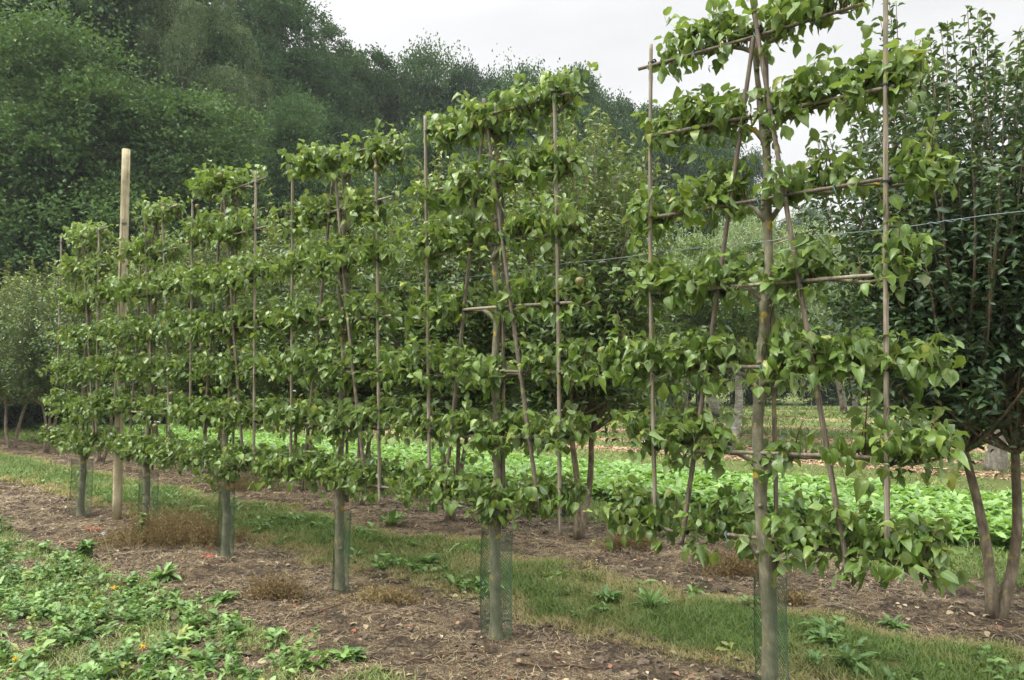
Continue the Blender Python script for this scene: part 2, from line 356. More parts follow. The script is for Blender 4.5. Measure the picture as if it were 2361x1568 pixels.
# ------------------------------------------------------------------ shared foliage helpers
def spray(rg, P, kind='pear', n=1, azim=None):
    """n leaves on petioles from every point of P"""
    P = np.repeat(P, n, 0); m = len(P)
    az = rg.uniform(0, 2*PI, m) if azim is None else np.repeat(azim, n)+rg.normal(0, .6, m)
    el = rg.uniform(-.1, 1.2, m); pl = rg.uniform(.02, .045, m)
    D = np.stack([np.cos(az)*np.cos(el), np.sin(az)*np.cos(el), np.sin(el)], 1)
    B = P+D*pl[:, None]
    el2 = el - rg.uniform(.3, 2.4, m); az2 = az+rg.normal(0, .35, m)
    A = np.stack([np.cos(az2)*np.cos(el2), np.sin(az2)*np.cos(el2), np.sin(el2)], 1)
    Nn = np.stack([np.cos(az2)*-np.sin(el2), np.sin(az2)*-np.sin(el2), np.cos(el2)], 1)+rg.normal(0, .35, (m, 3))
    return P, B, A, Nn

def thin_sticks(mb, P, B, r, c, mi):
    """flat-sided petioles: 3-sided prisms from P to B"""
    m = len(P); D = B-P; D = D/(np.linalg.norm(D, axis=1)[:, None]+1e-9)
    U = np.cross(D, np.array([.3, .5, .8])); U /= np.linalg.norm(U, axis=1)[:, None]+1e-9; W = np.cross(D, U)
    ring = [np.cos(a)*U+np.sin(a)*W for a in (0, 2.09, 4.19)]
    V = np.stack([P+r*x for x in ring]+[B+r*.7*x for x in ring], 1).reshape(-1, 3)
    t = np.array([0, 1, 4, 3, 1, 2, 5, 4, 2, 0, 3, 5])
    mb.add(V, (t[None]+(np.arange(m)*6)[:, None]).ravel(), [4]*(3*m), c, mi)

# ------------------------------------------------------------------ 1. espalier pear trees
ROWY = 3.62
TIERS = [.82, 1.24, 1.64, 2.05, 2.47, 2.90, 3.32]
def espalier(seed, X, lab, ext, dens, top=7, gapmap=None, leafL=.068, tk=1.0, vs=.13, tilt=0.0, lift=0.0):
    rg = np.random.RandomState(seed)
    t = thing('pear_tree', (X, ROWY, 0), 0, lab, 'tree', 'espaliered pear trees in the front row')
    # trunk
    zs = np.concatenate([[-.05, 0, .05, .12], np.arange(.22, TIERS[top-1]+.12, .06)])
    wob = lambda s, a: a*1.2*(fbm(zs*3.0+s, zs*0+s*.7, int(s), 2)-.5)*2
    x = wob(seed, .035)*np.clip(zs, 0, 1); y = wob(seed+9, .03)*np.clip(zs, 0, 1)
    r = np.interp(zs, [-.05, 0, .12, .6, .8, 1.3, 2.4, 3.4], [.058, .048, .039, .036, .036, .028, .0195, .011])
    r = r*np.interp(zs, [0, .8, 1.2, 3.4], [.5+.5*tk, tk, tk, tk]); r = r*(1+.16*(fbm(zs*9, zs*0, seed+2, 3)-.5)*2)
    for tz in TIERS[:top]: r = r+.008*np.exp(-((zs-tz+.10)/.035)**2)
    mb = MB(); mb.tube(np.stack([x, y, zs], 1), r, 14)
    for k in range(26):                                       # pruning stubs and knots
        z0 = rg.uniform(.25, TIERS[top-1]); az = rg.uniform(0, 2*PI); xx = np.interp(z0, zs, x); yy = np.interp(z0, zs, y); rr = np.interp(z0, zs, r)
        d = np.array([math.cos(az), math.sin(az), .3])
        p0 = np.array([xx, yy, z0]); mb.tube([p0+d*rr*.5, p0+d*(rr+.004), p0+d*(rr+.012)], [.014, .011, .006], 7)
    mb.build('trunk', M['pear_bark'], t)
    lf = MB()
    for ti, tz in enumerate(TIERS[:top]):
        tz = tz+rg.uniform(-.015, .015)+(lift if ti >= 5 else 0)
        for sgn in (-1, 1):
            e = ext[ti][0 if sgn < 0 else 1]*rg.uniform(.95, 1.03)
            zf = tz-rg.uniform(.07, .13)
            x0 = np.interp(zf, zs, x); y0 = np.interp(zf, zs, y); r0 = np.interp(zf, zs, r)
            us = np.linspace(0, 1, 13)
            bx = x0+sgn*e*us; bend = np.clip(us*e/.14, 0, 1)
            bz = zf+(tz-zf)*(1-(1-bend)**2)-tilt*sgn*us*e*(ti == top-1)-.4*tilt*sgn*us*e*(ti == top-2)+.055*(fbm(us*5+seed, us*0+ti, seed, 2)-.5)*2*us
            by = y0+.035*(fbm(us*5+seed*3, us*0+ti*2+sgn, seed+5, 2)-.5)*2 + .02*us
            pts = np.stack([bx, by, bz], 1); br = np.interp(us, [0, .1, 1], [.0155, .012, .0055])
            if ti == 0: br = br*1.15
            bm_ = MB(); bm_.tube(pts, br, 8)
            # spur positions
            stp = .022/dens[ti]
            S = np.arange(.05 if vs < .15 else .0, e+.02, stp); S = S+rg.uniform(-.02, .02, len(S))
            dn = fbm(S*4+seed*5+ti*3, S*0+sgn*4, seed+40, 2)
            keep = dn > .29
            if gapmap: 
                for (gt, a, b_) in gapmap:
                    if gt == ti: keep &= ~((S*sgn > a) & (S*sgn < b_))
            S = S[keep]
            px = x0+sgn*S; pz = np.interp(S/e, us, bz); py = np.interp(S/e, us, by)
            up = rg.uniform(-.02, .07, len(S))+.075*np.clip(dn[keep]-.3, 0, 1)*2
            SP = np.stack([px+rg.normal(0, .02, len(S)), py+rg.normal(0, .045, len(S)), pz+up], 1)
            base = np.stack([px, py, pz], 1)
            thin_sticks(bm_, base, SP, .0042, (.5, 0, 0), 1)
            SP2 = SP+np.stack([rg.normal(0, .02, len(S)), rg.normal(0, .075, len(S)), rg.uniform(-.07, .13, len(S))], 1)
            Pn, B, A, Nn = spray(rg, np.concatenate([SP, SP2, base+np.stack([rg.normal(0, .03, len(S)), rg.normal(-.03, .08, len(S)), rg.uniform(-.08, vs, len(S))], 1)]), n=4)
            # upright shoots
            ns = max(1, int(e/.07*rg.uniform(.6, 1.1)))
            for k in range(ns):
                s0 = rg.uniform(.1, e); p0 = np.array([x0+sgn*s0, np.interp(s0/e, us, by), np.interp(s0/e, us, bz)])
                h = rg.choice([.08, .12, .17, .24, .34], p=[.28, .32, .24, .12, .04])*(.75 if ti == top-1 else 1)
                if s0 > e*.85: h = max(h, .2)
                dx, dy = rg.normal(0, .16, 2); kk = np.linspace(0, 1, 5)
                sp = p0+np.stack([dx*h*kk*kk+sgn*.1*h*kk, dy*h*kk, h*kk], 1)
                bm_.tube(sp, np.linspace(.0048, .002, 5), 5, mi=1)
                nl = int(h/.022)+2; kz = np.linspace(.15, 1, nl)
                Q = np.stack([np.interp(kz, kk, sp[:, d]) for d in range(3)], 1)
                az = np.arange(nl)*2.4+rg.uniform(0, 6)
                a, b, c, d = spray(rg, Q, n=1, azim=az)
                Pn = np.concatenate([Pn, a]); B = np.concatenate([B, b]); A = np.concatenate([A, c]); Nn = np.concatenate([Nn, d])
            bm_.build('branch', [M['pear_bark'], M['shoot']], t)
            m = len(B); L = leafL*rg.uniform(.55, 1.22, m)
            cc = np.stack([np.clip(rg.normal(.42, .2, m)+.10*(ti >= 4), 0, 1), np.clip(rg.exponential(.05, m)-.03, 0, .8)], 1)
            hi = rg.rand(m) < .03; cc[hi] = [.9, .55]
            scatter(lf, PEAR_T, B, A, Nn, L, L*rg.uniform(.56, .8, m), cc, rg)
            thin_sticks(lf, Pn, B, .0011, (.5, 0, 0), 1)
    lf.build('foliage', [M['pear_leaf'], M['petiole']], t)
    return t

A_X = on_row(1766, 1100, ROWY)[0]
xs = {'A': A_X, 'B': on_row(1143, 1465, ROWY)[0], 'C': on_row(783, 1360, ROWY)[0], 'D': on_row(520, 1278, ROWY)[0],
      'E': on_row(337, 1212, ROWY)[0], 'F': on_row(186, 1187, ROWY)[0]}
EA = [(.88, .78), (.70, .80), (.84, .80), (.72, .70), (.74, .74), (.60, .68), (.52, .45)]
EB = [(.80, .56), (.93, .68), (1.02, .70), (.70, .72), (.78, .68), (.66, .56), (.68, .60)]
T_A = espalier(11, xs['A'], 'nearest and largest espaliered pear tree, at the right, with wide gaps between its leafy tiers', EA, [1.5, 1.4, 1.7, 1.55, 1.7, 1.55, 1.35],
    gapmap=[(1, -.16, .06), (0, -.10, .02), (2, -.06, .03), (3, -.06, .05), (4, -.10, .06), (5, -.06, .05)], leafL=.066)
T_B = espalier(22, xs['B'], 'second espaliered pear tree from the right, its netted trunk in the middle of the photo', EB, [1.35, 1.45, 1.35, 1.35, 1.5, 1.4, 1.4],
    gapmap=[(3, -.2, .05), (2, .1, .34)], leafL=.064, tk=.9, vs=.16, lift=-.06)
T_C = espalier(33, xs['C'], 'third espaliered pear tree from the right, three brown pears at its top right cane', [(1.1, .46), (.95, .50), (1.05, .42), (.95, .50), (.88, .56), (.72, .46), (.62, .60)], [1.5]*7, tilt=.13, lift=-.07, leafL=.063, tk=.88, vs=.19)
T_D = espalier(44, xs['D'], 'fourth espaliered pear tree, its trunk just right of the brown dead weeds', [(1.1, .48), (.95, .52), (1.12, .56), (1.0, .66), (.98, .64), (.76, .56), (.62, .52)], [1.5]*7, tilt=.05, lift=.04, leafL=.063, tk=.88, vs=.19)
T_E = espalier(55, xs['E'], 'fifth espaliered pear tree, its trunk between the round post and the brown dead weeds', [(.95, .46), (1.04, .50), (1.0, .56), (1.0, .6), (.92, .56), (.7, .48), (.32, .44)], [1.5]*7, tilt=.10, lift=0, leafL=.063, tk=.88, vs=.19)
T_F = espalier(66, xs['F'], 'farthest espaliered pear tree, left of the round post at the end of the front row', [(.95, .70), (.95, .72), (.8, .6), (.72, .56), (.66, .56), (.62, .5), (.48, .36)], [1.5]*7, tilt=.16, lift=-.06, leafL=.063, tk=.88, vs=.19)

# pears: lathe
def pear_mesh():
    prof = [(0, .0), (.012, .002), (.021, .010), (.024, .020), (.021, .032), (.014, .044), (.009, .053), (.004, .058), (.0012, .0585), (.001, .075)]
    mb = MB(); mb.tube([(0.0003*i, 0, -z) for i, (r, z) in enumerate(prof[::-1])], [max(r, .0006) for r, z in prof[::-1]], 12)
    return mb
pear_me = None
def pear(tree, px, py, dy=-.03, rot=0.0):
    global pear_me
    p = on_row(px, py, ROWY+dy)
    if pear_me is None:
        o = pear_mesh().build('pear', M['pear'], tree); pear_me = o.data
    else:
        o = bpy.data.objects.new('pear', pear_me); col.objects.link(o); o.parent = tree
    o.location = Vector(p)-tree.location+Vector((0, 0, .04)); o.rotation_euler = (rot*.4, rot, 0)
pear(T_A, 1563, 490, -.05, 1.2); pear(T_B, 1335, 655, -.06)
for q in [(862, 358, 1.3), (866, 372, 1.0), (869, 392, .3)]: pear(T_C, q[0], q[1], -.05, q[2])
for q in [(505, 408), (455, 480), (395, 912)]: pear(T_D, *q, -.1)
for q in [(433, 563), (465, 800)]: pear(T_E, *q, -.12)
for q in [(292, 405+330), (357, 986), (275, 595)]: pear(T_F, *q, -.12)

# ------------------------------------------------------------------ 2. bamboo cane frames
def cane_mb(p, q, r=.0105, seed=0, sides=8):
    rg = np.random.RandomState(seed); p = np.array(p, float); q = np.array(q, float); L = np.linalg.norm(q-p)
    n = max(3, int(L/.03)); k = np.linspace(0, 1, n)
    side = rg.normal(0, 1, 3); pts = p+(q-p)*k[:, None]+np.outer(np.sin(k*PI)*.004*L*rg.uniform(-1, 1), side)
    rad = r*(1.06-.16*k)
    nodes = np.arange(rg.uniform(.05, .3), L, .27)
    for z in nodes: rad = rad+.0018*np.exp(-((k*L-z)/.014)**2)
    mb = MB(); mb.tube(pts, rad, sides); return mb
def ring_mb(mb, c, ax, r=.02, th=.0028):
    ax = np.array(ax, float); ax /= np.linalg.norm(ax); u = np.cross(ax, [.2, .9, .3]); u /= np.linalg.norm(u); v = np.cross(ax, u)
    a = np.linspace(0, 2*PI*2.1, 22); pts = np.array(c)+r*(np.cos(a)[:, None]*u+np.sin(a)[:, None]*v)+np.outer(np.linspace(-.005, .005, 22), ax)
    mb.tube(pts, th, 5)
def frame(seed, X, lab, L, Rt, D1, D2, horiz, back=True):
    """L,Rt upright canes; D1,D2 slanting canes, given as photo points on the row plane"""
    t = thing('cane_frame', (X, ROWY, 0), 0, lab, 'cane frame', 'bamboo cane frames tied to the pear trees')
    o = np.array([X, ROWY, 0]); k = seed*10
    def pt(xy, dy): return on_row(xy[0], xy[1], ROWY+dy)-o
    items = []
    for (a, b), dy, mt in ((L, -.045, 'cane'), (Rt, -.045, 'cane'), (D1, -.062, 'cane_old'), (D2, -.030, 'cane_old')):
        pa, pb = pt(a, dy), pt(b, dy); items.append((pa, pb)); k += 1
        nm = 'upright_cane' if mt == 'cane' else 'slanting_cane'
        cane_mb(pb, pa, .0115 if mt == 'cane' else .0125, k).build(nm, M[mt], t)
    if back:
        k += 1; cane_mb((.035, .035, .66), (.022, .04, 3.36), .011, k).build('upright_cane', M['cane_old'], t)
    for z, u0, u1 in horiz:
        k += 1; dz = (k*37 % 7-3)*.004
        cane_mb((u0, -.012-.03, z-dz), (u1, -.014-.03+.012, z+dz), .0095, k).build('cross_cane', M['cane'] if k % 2 else M['cane_old'], t)
    for (pa, pb) in items:
        for z in TIERS:
            if min(pa[2], pb[2]) < z < max(pa[2], pb[2]):
                tie = MB(); f = (z-pa[2])/(pb[2]-pa[2]); c = pa+(pb-pa)*f; ring_mb(tie, c+np.array([0, .014, 0]), (0.15, 0, 1), .022)
                ring_mb(tie, c+np.array([0.01, .02, 0.0]), (1, 0, .1), .019)
                if (k+int(z*10)) % 3 == 0: tie.tube([c+[0, -.02, 0], c+[.01, -.028, -.03], c+[.012, -.022, -.07]], .0016, 4)
                tie.build('tie', M['tie'], t)
    for z, u0, u1 in horiz[::2]:
        for u in (0.0, u1*.6, u0*.5):
            tg = MB(); ring_mb(tg, (u, -.035, z), (1, 0, .1), .016, .002); tg.tube([(u, -.05, z), (u+.012, -.055, z-.03), (u+.01, -.05, z-.055)], .0018, 4); tg.build('twine', M['tie_green'], t)
    return t
HZ = [(z+.012, -.42, .60) for z in TIERS]
frame(1, xs['A'], 'cane frame of the nearest pear tree, its right cane leaving the photo at the top',
      ((1501, 103), (1511, 1180)), ((2042, -70), (2046, 1275)), ((1732, -12), (1956, 1328)), ((1738, 85), (1571, 1256)),
      [(.835, -.38, .16), (1.245, -.46, .52), (1.655, -.22, .58), (2.06, -.58, .58), (2.475, -.62, .6), (2.90, -.6, .62), (3.30, -.66, .5)])
frame(2, xs['B'], 'bamboo cane frame of the second pear tree, its right cane taller than its left',
      ((980, 268), (990, 1084)), ((1277, 182), (1291, 1235)), ((1115, 228), (1242, 1168)), ((1119, 250), (1024, 1160)), [(.8, -.4, .3), (1.24, -.3, .5), (1.645, -.15, .62), (2.05, -.25, .62), (2.46, -.3, .55), (2.9, -.55, .3), (3.3, -.4, .6)])
frame(3, xs['C'], 'bamboo cane frame of the third pear tree, its right cane beside three pears',
      ((674, 380), (670, 1092)), ((866, 345), (875, 1160)), ((774, 409), (840, 1086)), ((767, 413), (696, 1132)), HZ)
frame(4, xs['D'], 'bamboo cane frame of the fourth pear tree, its upright canes wide apart beside pale shoots',
      ((444, 460), (438, 995)), ((590, 395), (585, 1092)), ((516, 448), (560, 1060)), ((512, 470), (470, 1000)), HZ)
frame(5, xs['E'], 'bamboo cane frame of the fifth pear tree, one upright cane close to the round post',
      ((283, 500), (264, 930)), ((373, 465), (390, 1010)), ((333, 500), (348, 840)), ((327, 520), (300, 1000)), HZ)
frame(6, xs['F'], 'bamboo cane frame of the farthest pear tree, at the left end of the front row',
      ((141, 545), (133, 880)), ((228, 525), (222, 1000)), ((190, 540), (216, 1000)), ((186, 545), (150, 900)), HZ)

# ------------------------------------------------------------------ 3. tree guards, post, wire
def guard(X, lab, r, h, seed, tx=0.0):
    rg = np.random.RandomState(seed); mb = MB(); ns = 34; seg = 34
    a0 = np.arange(ns)/ns*2*PI
    zz = np.linspace(.005, h, seg)
    for sgn in (-1, 1):
        a = a0[:, None]+sgn*zz[None]*8.5
        rr = r*(1+.10*np.sin(2*a+seed)+.04*np.sin(zz[None]*9+a*3))
        rr = rr+0*zz[None]
        lean = tx*zz[None]
        wd = .0011
        for dz in (-1, 1): pass
        P = np.stack([rr*np.cos(a)+lean, rr*np.sin(a), zz[None]+0*a], -1)
        O = np.stack([(rr+.0012)*np.cos(a+.024*1)+lean, (rr+.0012)*np.sin(a+.024), zz[None]+.001+0*a], -1)
        V = np.stack([P, O], 2).reshape(-1, 3)          # strand, seg, 2
        i = (np.arange(ns)[:, None]*seg+np.arange(seg-1)[None]).ravel()*2
        q = np.stack([i, i+1, i+3, i+2], 1).ravel()
        mb.add(V, q, [4]*len(i), (.5, 0, 0))
    o = mb.build('tree_guard', M['net'], None, False); o.location = (X, ROWY, 0)
    tag(o, lab, 'tree guard', 'green net guards around the pear trunks'); return o
guard(xs['A']+.012, 'green net guard round the trunk of the nearest pear tree, cut by the bottom edge', .068, .66, 1)
guard(xs['B'], 'wide loose green net guard round the trunk of the second pear tree', .098, .655, 2, .01)
guard(xs['C']+.012, 'tight green net guard round the trunk of the third pear tree', .066, .60, 3, .03)
guard(xs['D'], 'green net guard on the trunk right of the brown dead weeds', .070, .62, 4)
guard(xs['E']+.03, 'green net guard on the trunk between post and brown dead weeds', .085, .64, 5)
guard(xs['F'], 'green net guard on the farthest pear trunk, left of the post', .105, .66, 6)

pb = on_ground(258, 1203); pt_ = on_row(280, 340, pb[1])
mb = MB(); zz = np.linspace(0, 1, 16); rg = np.random.RandomState(5)
base = np.array([0, 0, -.03]); topv = np.array([pt_[0]-pb[0], 0, pt_[2]])
mb.tube(base+(topv-base)*zz[:, None], .049*(1.05-.14*zz), 20)
post = mb.build('wooden_post', M['post']); post.location = (pb[0]-.04, pb[1]+.07, 0)
tag(post, 'tall round pale wooden post rising above the hedge of pear trees', 'post')

mb = MB(); xx = np.linspace(xs['F']-.75, 1.2, 90)
zz = 2.27+.008*np.sin(xx*2.1)+.004*np.sin(xx*9)
mb.tube(np.stack([xx, xx*0+ROWY-.03+.004*np.sin(xx*5), zz], 1), .0017, 6)
for X0 in (-1.9, -.72, -3.9, -5.6):
    a = np.linspace(0, 6*PI, 40); mb.tube(np.stack([X0+np.linspace(0, .16, 40), ROWY-.03+.005*np.cos(a), np.interp(X0, xx, zz)+.005*np.sin(a)], 1), .0018, 4)
wr = mb.build('support_wire', M['wire'], None); tag(wr, 'thin grey support wire stretched along the whole row of pear trees', 'wire')

# ------------------------------------------------------------------ 4. second row: shrubby crown trees
def shrub_tree(name, seed, H, R, zb, lm, bark, stems, nshoot=230, nleaf=60, L=.075, wr=.42, tipc=(.8, .15), flare=.6, topup=.55, hole=None):
    """multi-stemmed tree of many ascending leafy shoots"""
    rg = np.random.RandomState(seed)
    t = thing(name, (0, 0, 0))
    tb = MB(); heads = []
    for s in range(stems):
        az = s/stems*2*PI+rg.uniform(-.4, .4)
        k = np.linspace(0, 1, 12); off = (.015+.26*k**1.05+.03*np.sin(k*6+s*2))*rg.uniform(.85, 1.2) if stems > 1 else .05*k
        pts = np.stack([np.cos(az)*off+.02*np.sin(k*7+s), np.sin(az)*off+.02*np.cos(k*6+s), -.04+(zb+.35+.04)*k], 1)
        r0 = .027 if stems == 3 else .032
        tb.tube(pts, r0*(1.15-.55*k+.35*np.exp(-k*14)), 12); heads.append((pts, r0*.6))
    tb.build('trunk', bark, t)
    lb = MB(); lf = MB(); PP = []; AA = []; cc = []; zfrac = []
    for i in range(nshoot):
        pts0, _ = heads[rg.randint(len(heads))]; p0 = pts0[rg.randint(7, 12)]
        az = rg.uniform(0, 2*PI); rr = R*math.sqrt(rg.uniform(.05, 1))
        zt = zb+(H-zb)*(rg.uniform(0, 1)**.9)*.93
        prof = np.clip(math.sin(PI*min(1, max(.0, (zt-zb)/(H-zb)*.82+.16)))**.6, .25, 1)
        e = np.array([math.cos(az)*rr*prof, math.sin(az)*rr*prof, zt])
        if rg.rand() < .22: e[2] = min(H, e[2]+rg.uniform(.1, topup)); 
        k = np.linspace(0, 1, 9)
        mid = np.array([e[0]*.75, e[1]*.75, p0[2]+(e[2]-p0[2])*.42])
        pts = ((1-k)**2)[:, None]*p0+(2*k*(1-k))[:, None]*mid+(k**2)[:, None]*e
        pts += np.cumsum(rg.normal(0, .012, pts.shape), 0)*k[:, None]
        lb.tube(pts, np.linspace(.011, .0022, 9), 5, cap=False)
        n = nleaf; kk = rg.uniform(.28, 1, n)**.8
        P = np.stack([np.interp(kk, k, pts[:, d]) for d in range(3)], 1)
        scat = np.interp(kk, [.25, .8, 1], [.15, .08, .006]); P = P+rg.normal(0, 1, P.shape)*scat[:, None]
        az2 = rg.uniform(0, 2*PI, n); el = rg.uniform(-.5, .95, n)
        A = np.stack([np.cos(az2)*np.cos(el), np.sin(az2)*np.cos(el), np.sin(el)], 1)+np.array([math.cos(az), math.sin(az), 0])*.5
        PP.append(P); AA.append(A); tipness = np.clip((kk-.86)/.14, 0, 1)*np.clip((P[:, 2]-zb)/(H-zb)*1.3, 0, 1)
        cc.append(np.stack([np.clip(rg.normal(.36, .17, n)+tipness*tipc[0]*.6, 0, 1), np.clip(tipness*tipc[1]*rg.uniform(0, 2, n)+(rg.rand(n) < .01)*.6, 0, .9)], 1))
    P = np.concatenate(PP); A = np.concatenate(AA); C = np.concatenate(cc)
    if hole is not None:                       # a thin spot in the crown that lets the car park beyond show through
        P0, rz0, (hx, hy, hr) = hole; c0, s0 = math.cos(rz0), math.sin(rz0)
        W3 = np.stack([P0[0]+c0*P[:, 0]-s0*P[:, 1], P0[1]+s0*P[:, 0]+c0*P[:, 1], P[:, 2]-CH], 1); dd = W3@fwd
        keep = np.hypot(1180.5+F*(W3@rgt)/dd-hx, 784-F*(W3@upv)/dd-hy) > hr; P, A, C = P[keep], A[keep], C[keep]
    n = len(P)
    Nn = np.stack([P[:, 0]*.5, P[:, 1]*.5, np.full(n, 1.0)], 1)+rg.normal(0, .45, (n, 3))
    LL = L*rg.uniform(.6, 1.2, n)
    scatter(lf, NARROW_T, P, A, Nn, LL, LL*wr*rg.uniform(.85, 1.15, n), C, rg)
    lb.build('limbs', bark, t); lf.build('crown', lm, t)
    return t
def put(o, P, rz=0, s=1.0, lab=None, cat='tree', group=None, sz=None):
    o.location = (P[0], P[1], 0); o.rotation_euler = (0, 0, rz); o.scale = (s, s, sz or s); tag(o, lab, cat, group); return o

right_tree = shrub_tree('crown_tree', 101, 4.25, 1.3, 1.4, M['dark_leaf'], M['row_bark'], 2, 380, 100, .066, .46, (1.0, .14), topup=.6, hole=(on_ground(2300, 1425), R_(40), (2341, 888, 30)))
put(right_tree, on_ground(2300, 1425), R_(40), 1, 'dark leaved tree with two lichened stems at the right edge of the photo')
G2 = 'bushy trees in the second row'
s1 = shrub_tree('bushy_tree', 201, 4.35, 1.12, 1.25, M['hedge_leaf'], M['row_bark'], 2, 300, 78, .072, .45, (.85, .22))
s2 = shrub_tree('bushy_tree', 202, 4.3, 1.15, 1.3, M['hedge_leaf'], M['row_bark'], 3, 300, 78, .072, .45, (.85, .26))
put(s1, on_ground(1335, 1240), R_(100), 1.04, 'bushy green tree with twin stems behind the right cane of the second pear tree', group=G2)
put(s2, on_ground(1040, 1205), 2.1, 1.0, 'bushy green tree whose stems stand behind the left slanting cane of the second pear tree', group=G2)
for (px, Xo, src, rz, s, sz, lb) in [
    (None, -7.7, s1, 3.0, .97, .98, 'bushy tree filling the gap behind the third pear tree'),
    (700, None, s2, 4.0, 1.0, 1.0, 'bushy tree with pale shoots behind the gap left of the third pear tree'),
    (None, -11.3, s1, 5.1, 1.02, 1.0, 'bushy tree with pale yellow shoots behind the fourth pear tree'),
    (370, None, s2, .7, 1.0, .98, 'bushy tree with leaning forked stem behind the fifth pear tree'),
    (None, -15.6, s1, 1.6, 1.0, 1.0, 'bushy tree hidden behind the round post'),
    (108, None, s2, 2.9, 1.0, 1.0, 'bushy tree with thin crooked stems behind the farthest pear tree'),
    (30, None, s1, 4.4, 1.08, 1.0, 'bushy tree with a vase of grey stems at the left edge'),
    (None, -22.3, s2, 5.5, 1.0, 1.0, 'last bushy tree, cut by the left edge')]:
    o = copy_tree(src)
    yy = {370: 1085, 108: 1045, 30: 1035, 700: 1130}.get(px)
    P = on_ground(px, yy) if px else np.array([Xo, 6.15, 0])
    put(o, P, rz, s, lb, group=G2, sz=sz)

# ------------------------------------------------------------------ 5. wood behind: big broadleaf trees
def wood_tree(name, seed, H, W, zb, lm, nl, per, ls, lobe=(.12, .24), rw=.7, droop=0.0, trunk=.28, zround=1.0):
    """crown of many leafy boughs round a limbed trunk"""
    rg = np.random.RandomState(seed); t = thing(name, (0, 0, 0))
    zc = (H+zb)/2; hz = (H-zb)/2
    u = rg.normal(0, 1, (nl, 3)); u /= np.linalg.norm(u, axis=1)[:, None]
    fr = rg.uniform(.22, 1, nl)**.5
    lr = (lobe[0]+(lobe[1]-lobe[0])*rg.rand(nl)**1.6)*W
    Cn = u*fr[:, None]*np.array([W/2, W/2, hz])*.88+np.array([0, 0, zc])
    lf = MB(); P = []; Nn = []; cc = []; DD = []
    for i in range(nl):
        n = per; d = rg.normal(0, 1, (n, 3)); d[:, 2] += .35; d += u[i]*.7; d /= np.linalg.norm(d, axis=1)[:, None]
        q = lr[i]*rg.uniform(.45, 1.12, n)**.7
        # leafy sprays: bunch the leaves of a bough into small sprigs
        g = rg.randint(0, max(4, n//24), n); gd = rg.normal(0, 1, (g.max()+1, 3)); gd[:, 2] += .75; gd += u[i]*.8; gd /= np.linalg.norm(gd, axis=1)[:, None]
        d = gd[g]+rg.normal(0, .10, (n, 3))
        q = lr[i]*(.68+.36*rg.rand(g.max()+1)+.26*(rg.rand(g.max()+1) < .15)*rg.rand(g.max()+1))[g]*rg.uniform(.88, 1.1, n)
        pp = Cn[i]+d*q[:, None]*np.array([1, 1, .8])
        if droop: pp[:, 2] -= droop*rg.rand(n)**2
        P.append(pp); DD.append(d); Nn.append(d*.7+np.array([0, 0, .8])+rg.normal(0, .28, (n, 3)))
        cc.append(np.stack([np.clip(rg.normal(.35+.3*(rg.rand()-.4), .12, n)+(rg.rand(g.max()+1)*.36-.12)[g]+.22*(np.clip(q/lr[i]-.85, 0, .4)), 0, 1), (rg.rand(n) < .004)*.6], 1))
    P = np.concatenate(P); Nn = np.concatenate(Nn); cc = np.concatenate(cc); n = len(P)
    A = rg.normal(0, .8, (n, 3))+np.concatenate(DD)
    if droop: A[:, 2] -= 2.0
    L = ls*rg.uniform(.6, 1.3, n)
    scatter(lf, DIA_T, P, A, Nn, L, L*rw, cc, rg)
    tb = MB(); k = np.linspace(0, 1, 9)
    tb.tube(np.stack([.15*np.sin(k*4), .15*np.cos(k*3)-.15, -.1+(H*.72)*k], 1), trunk*(1.1-.85*k), 10)
    tb.build('trunk', M['far_bark'], t)
    lbm = MB()
    for i in rg.permutation(nl)[:26]:
        z0 = rg.uniform(zb*.8+.3, H*.6); p0 = np.array([0, 0, z0]); e = Cn[i]; m = (p0+e)/2+np.array([0, 0, .4])
        kk = np.linspace(0, 1, 6); pts = ((1-kk)**2)[:, None]*p0+(2*kk*(1-kk))[:, None]*m+(kk**2)[:, None]*e
        lbm.tube(pts, np.linspace(trunk*.32, .02, 6), 6, cap=False)
    lbm.build('limbs', M['far_bark'], t)
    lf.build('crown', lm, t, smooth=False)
    return t
oak1 = wood_tree('oak_tree', 301, 12, 9.0, .8, M['oak_leaf'], 105, 2500, .122, rw=.75)
oak2 = wood_tree('oak_tree', 302, 16, 9.5, 1.5, M['deep_leaf'], 115, 2300, .145, rw=.75)
ash = wood_tree('ash_tree', 303, 16, 7.5, 2.5, M['oak_leaf'], 95, 1900, .11, (.11, .21), rw=.6)
birch = wood_tree('birch_tree', 304, 15, 6.0, 2.0, M['birch_leaf'], 130, 1700, .075, (.08, .15), rw=.55, droop=1.2, trunk=.18)
bush = wood_tree('understory_bush', 305, 4.5, 5.0, -.3, M['deep_leaf'], 60, 1600, .09, (.13, .22), rw=.7, trunk=.1)
used = set()
def place(src, px, dist, ytop, lab, rz, wscale=1.0, H=None, cat='tree', group=None):
    """stand a tree in the direction of photo column px with its top near photo row ytop"""
    if src in used: o = copy_tree(src)
    else: o = src; used.add(src)
    xy = at_depth(px, dist); top = CH+(874-ytop)*dist/F
    s = top/H
    o.location = (xy[0], xy[1], 0); o.rotation_euler = (0, 0, rz); sw = s*wscale
    o.scale = (sw, sw, s); tag(o, lab, cat, group); return o
GW = 'big trees of the wood behind the nursery'
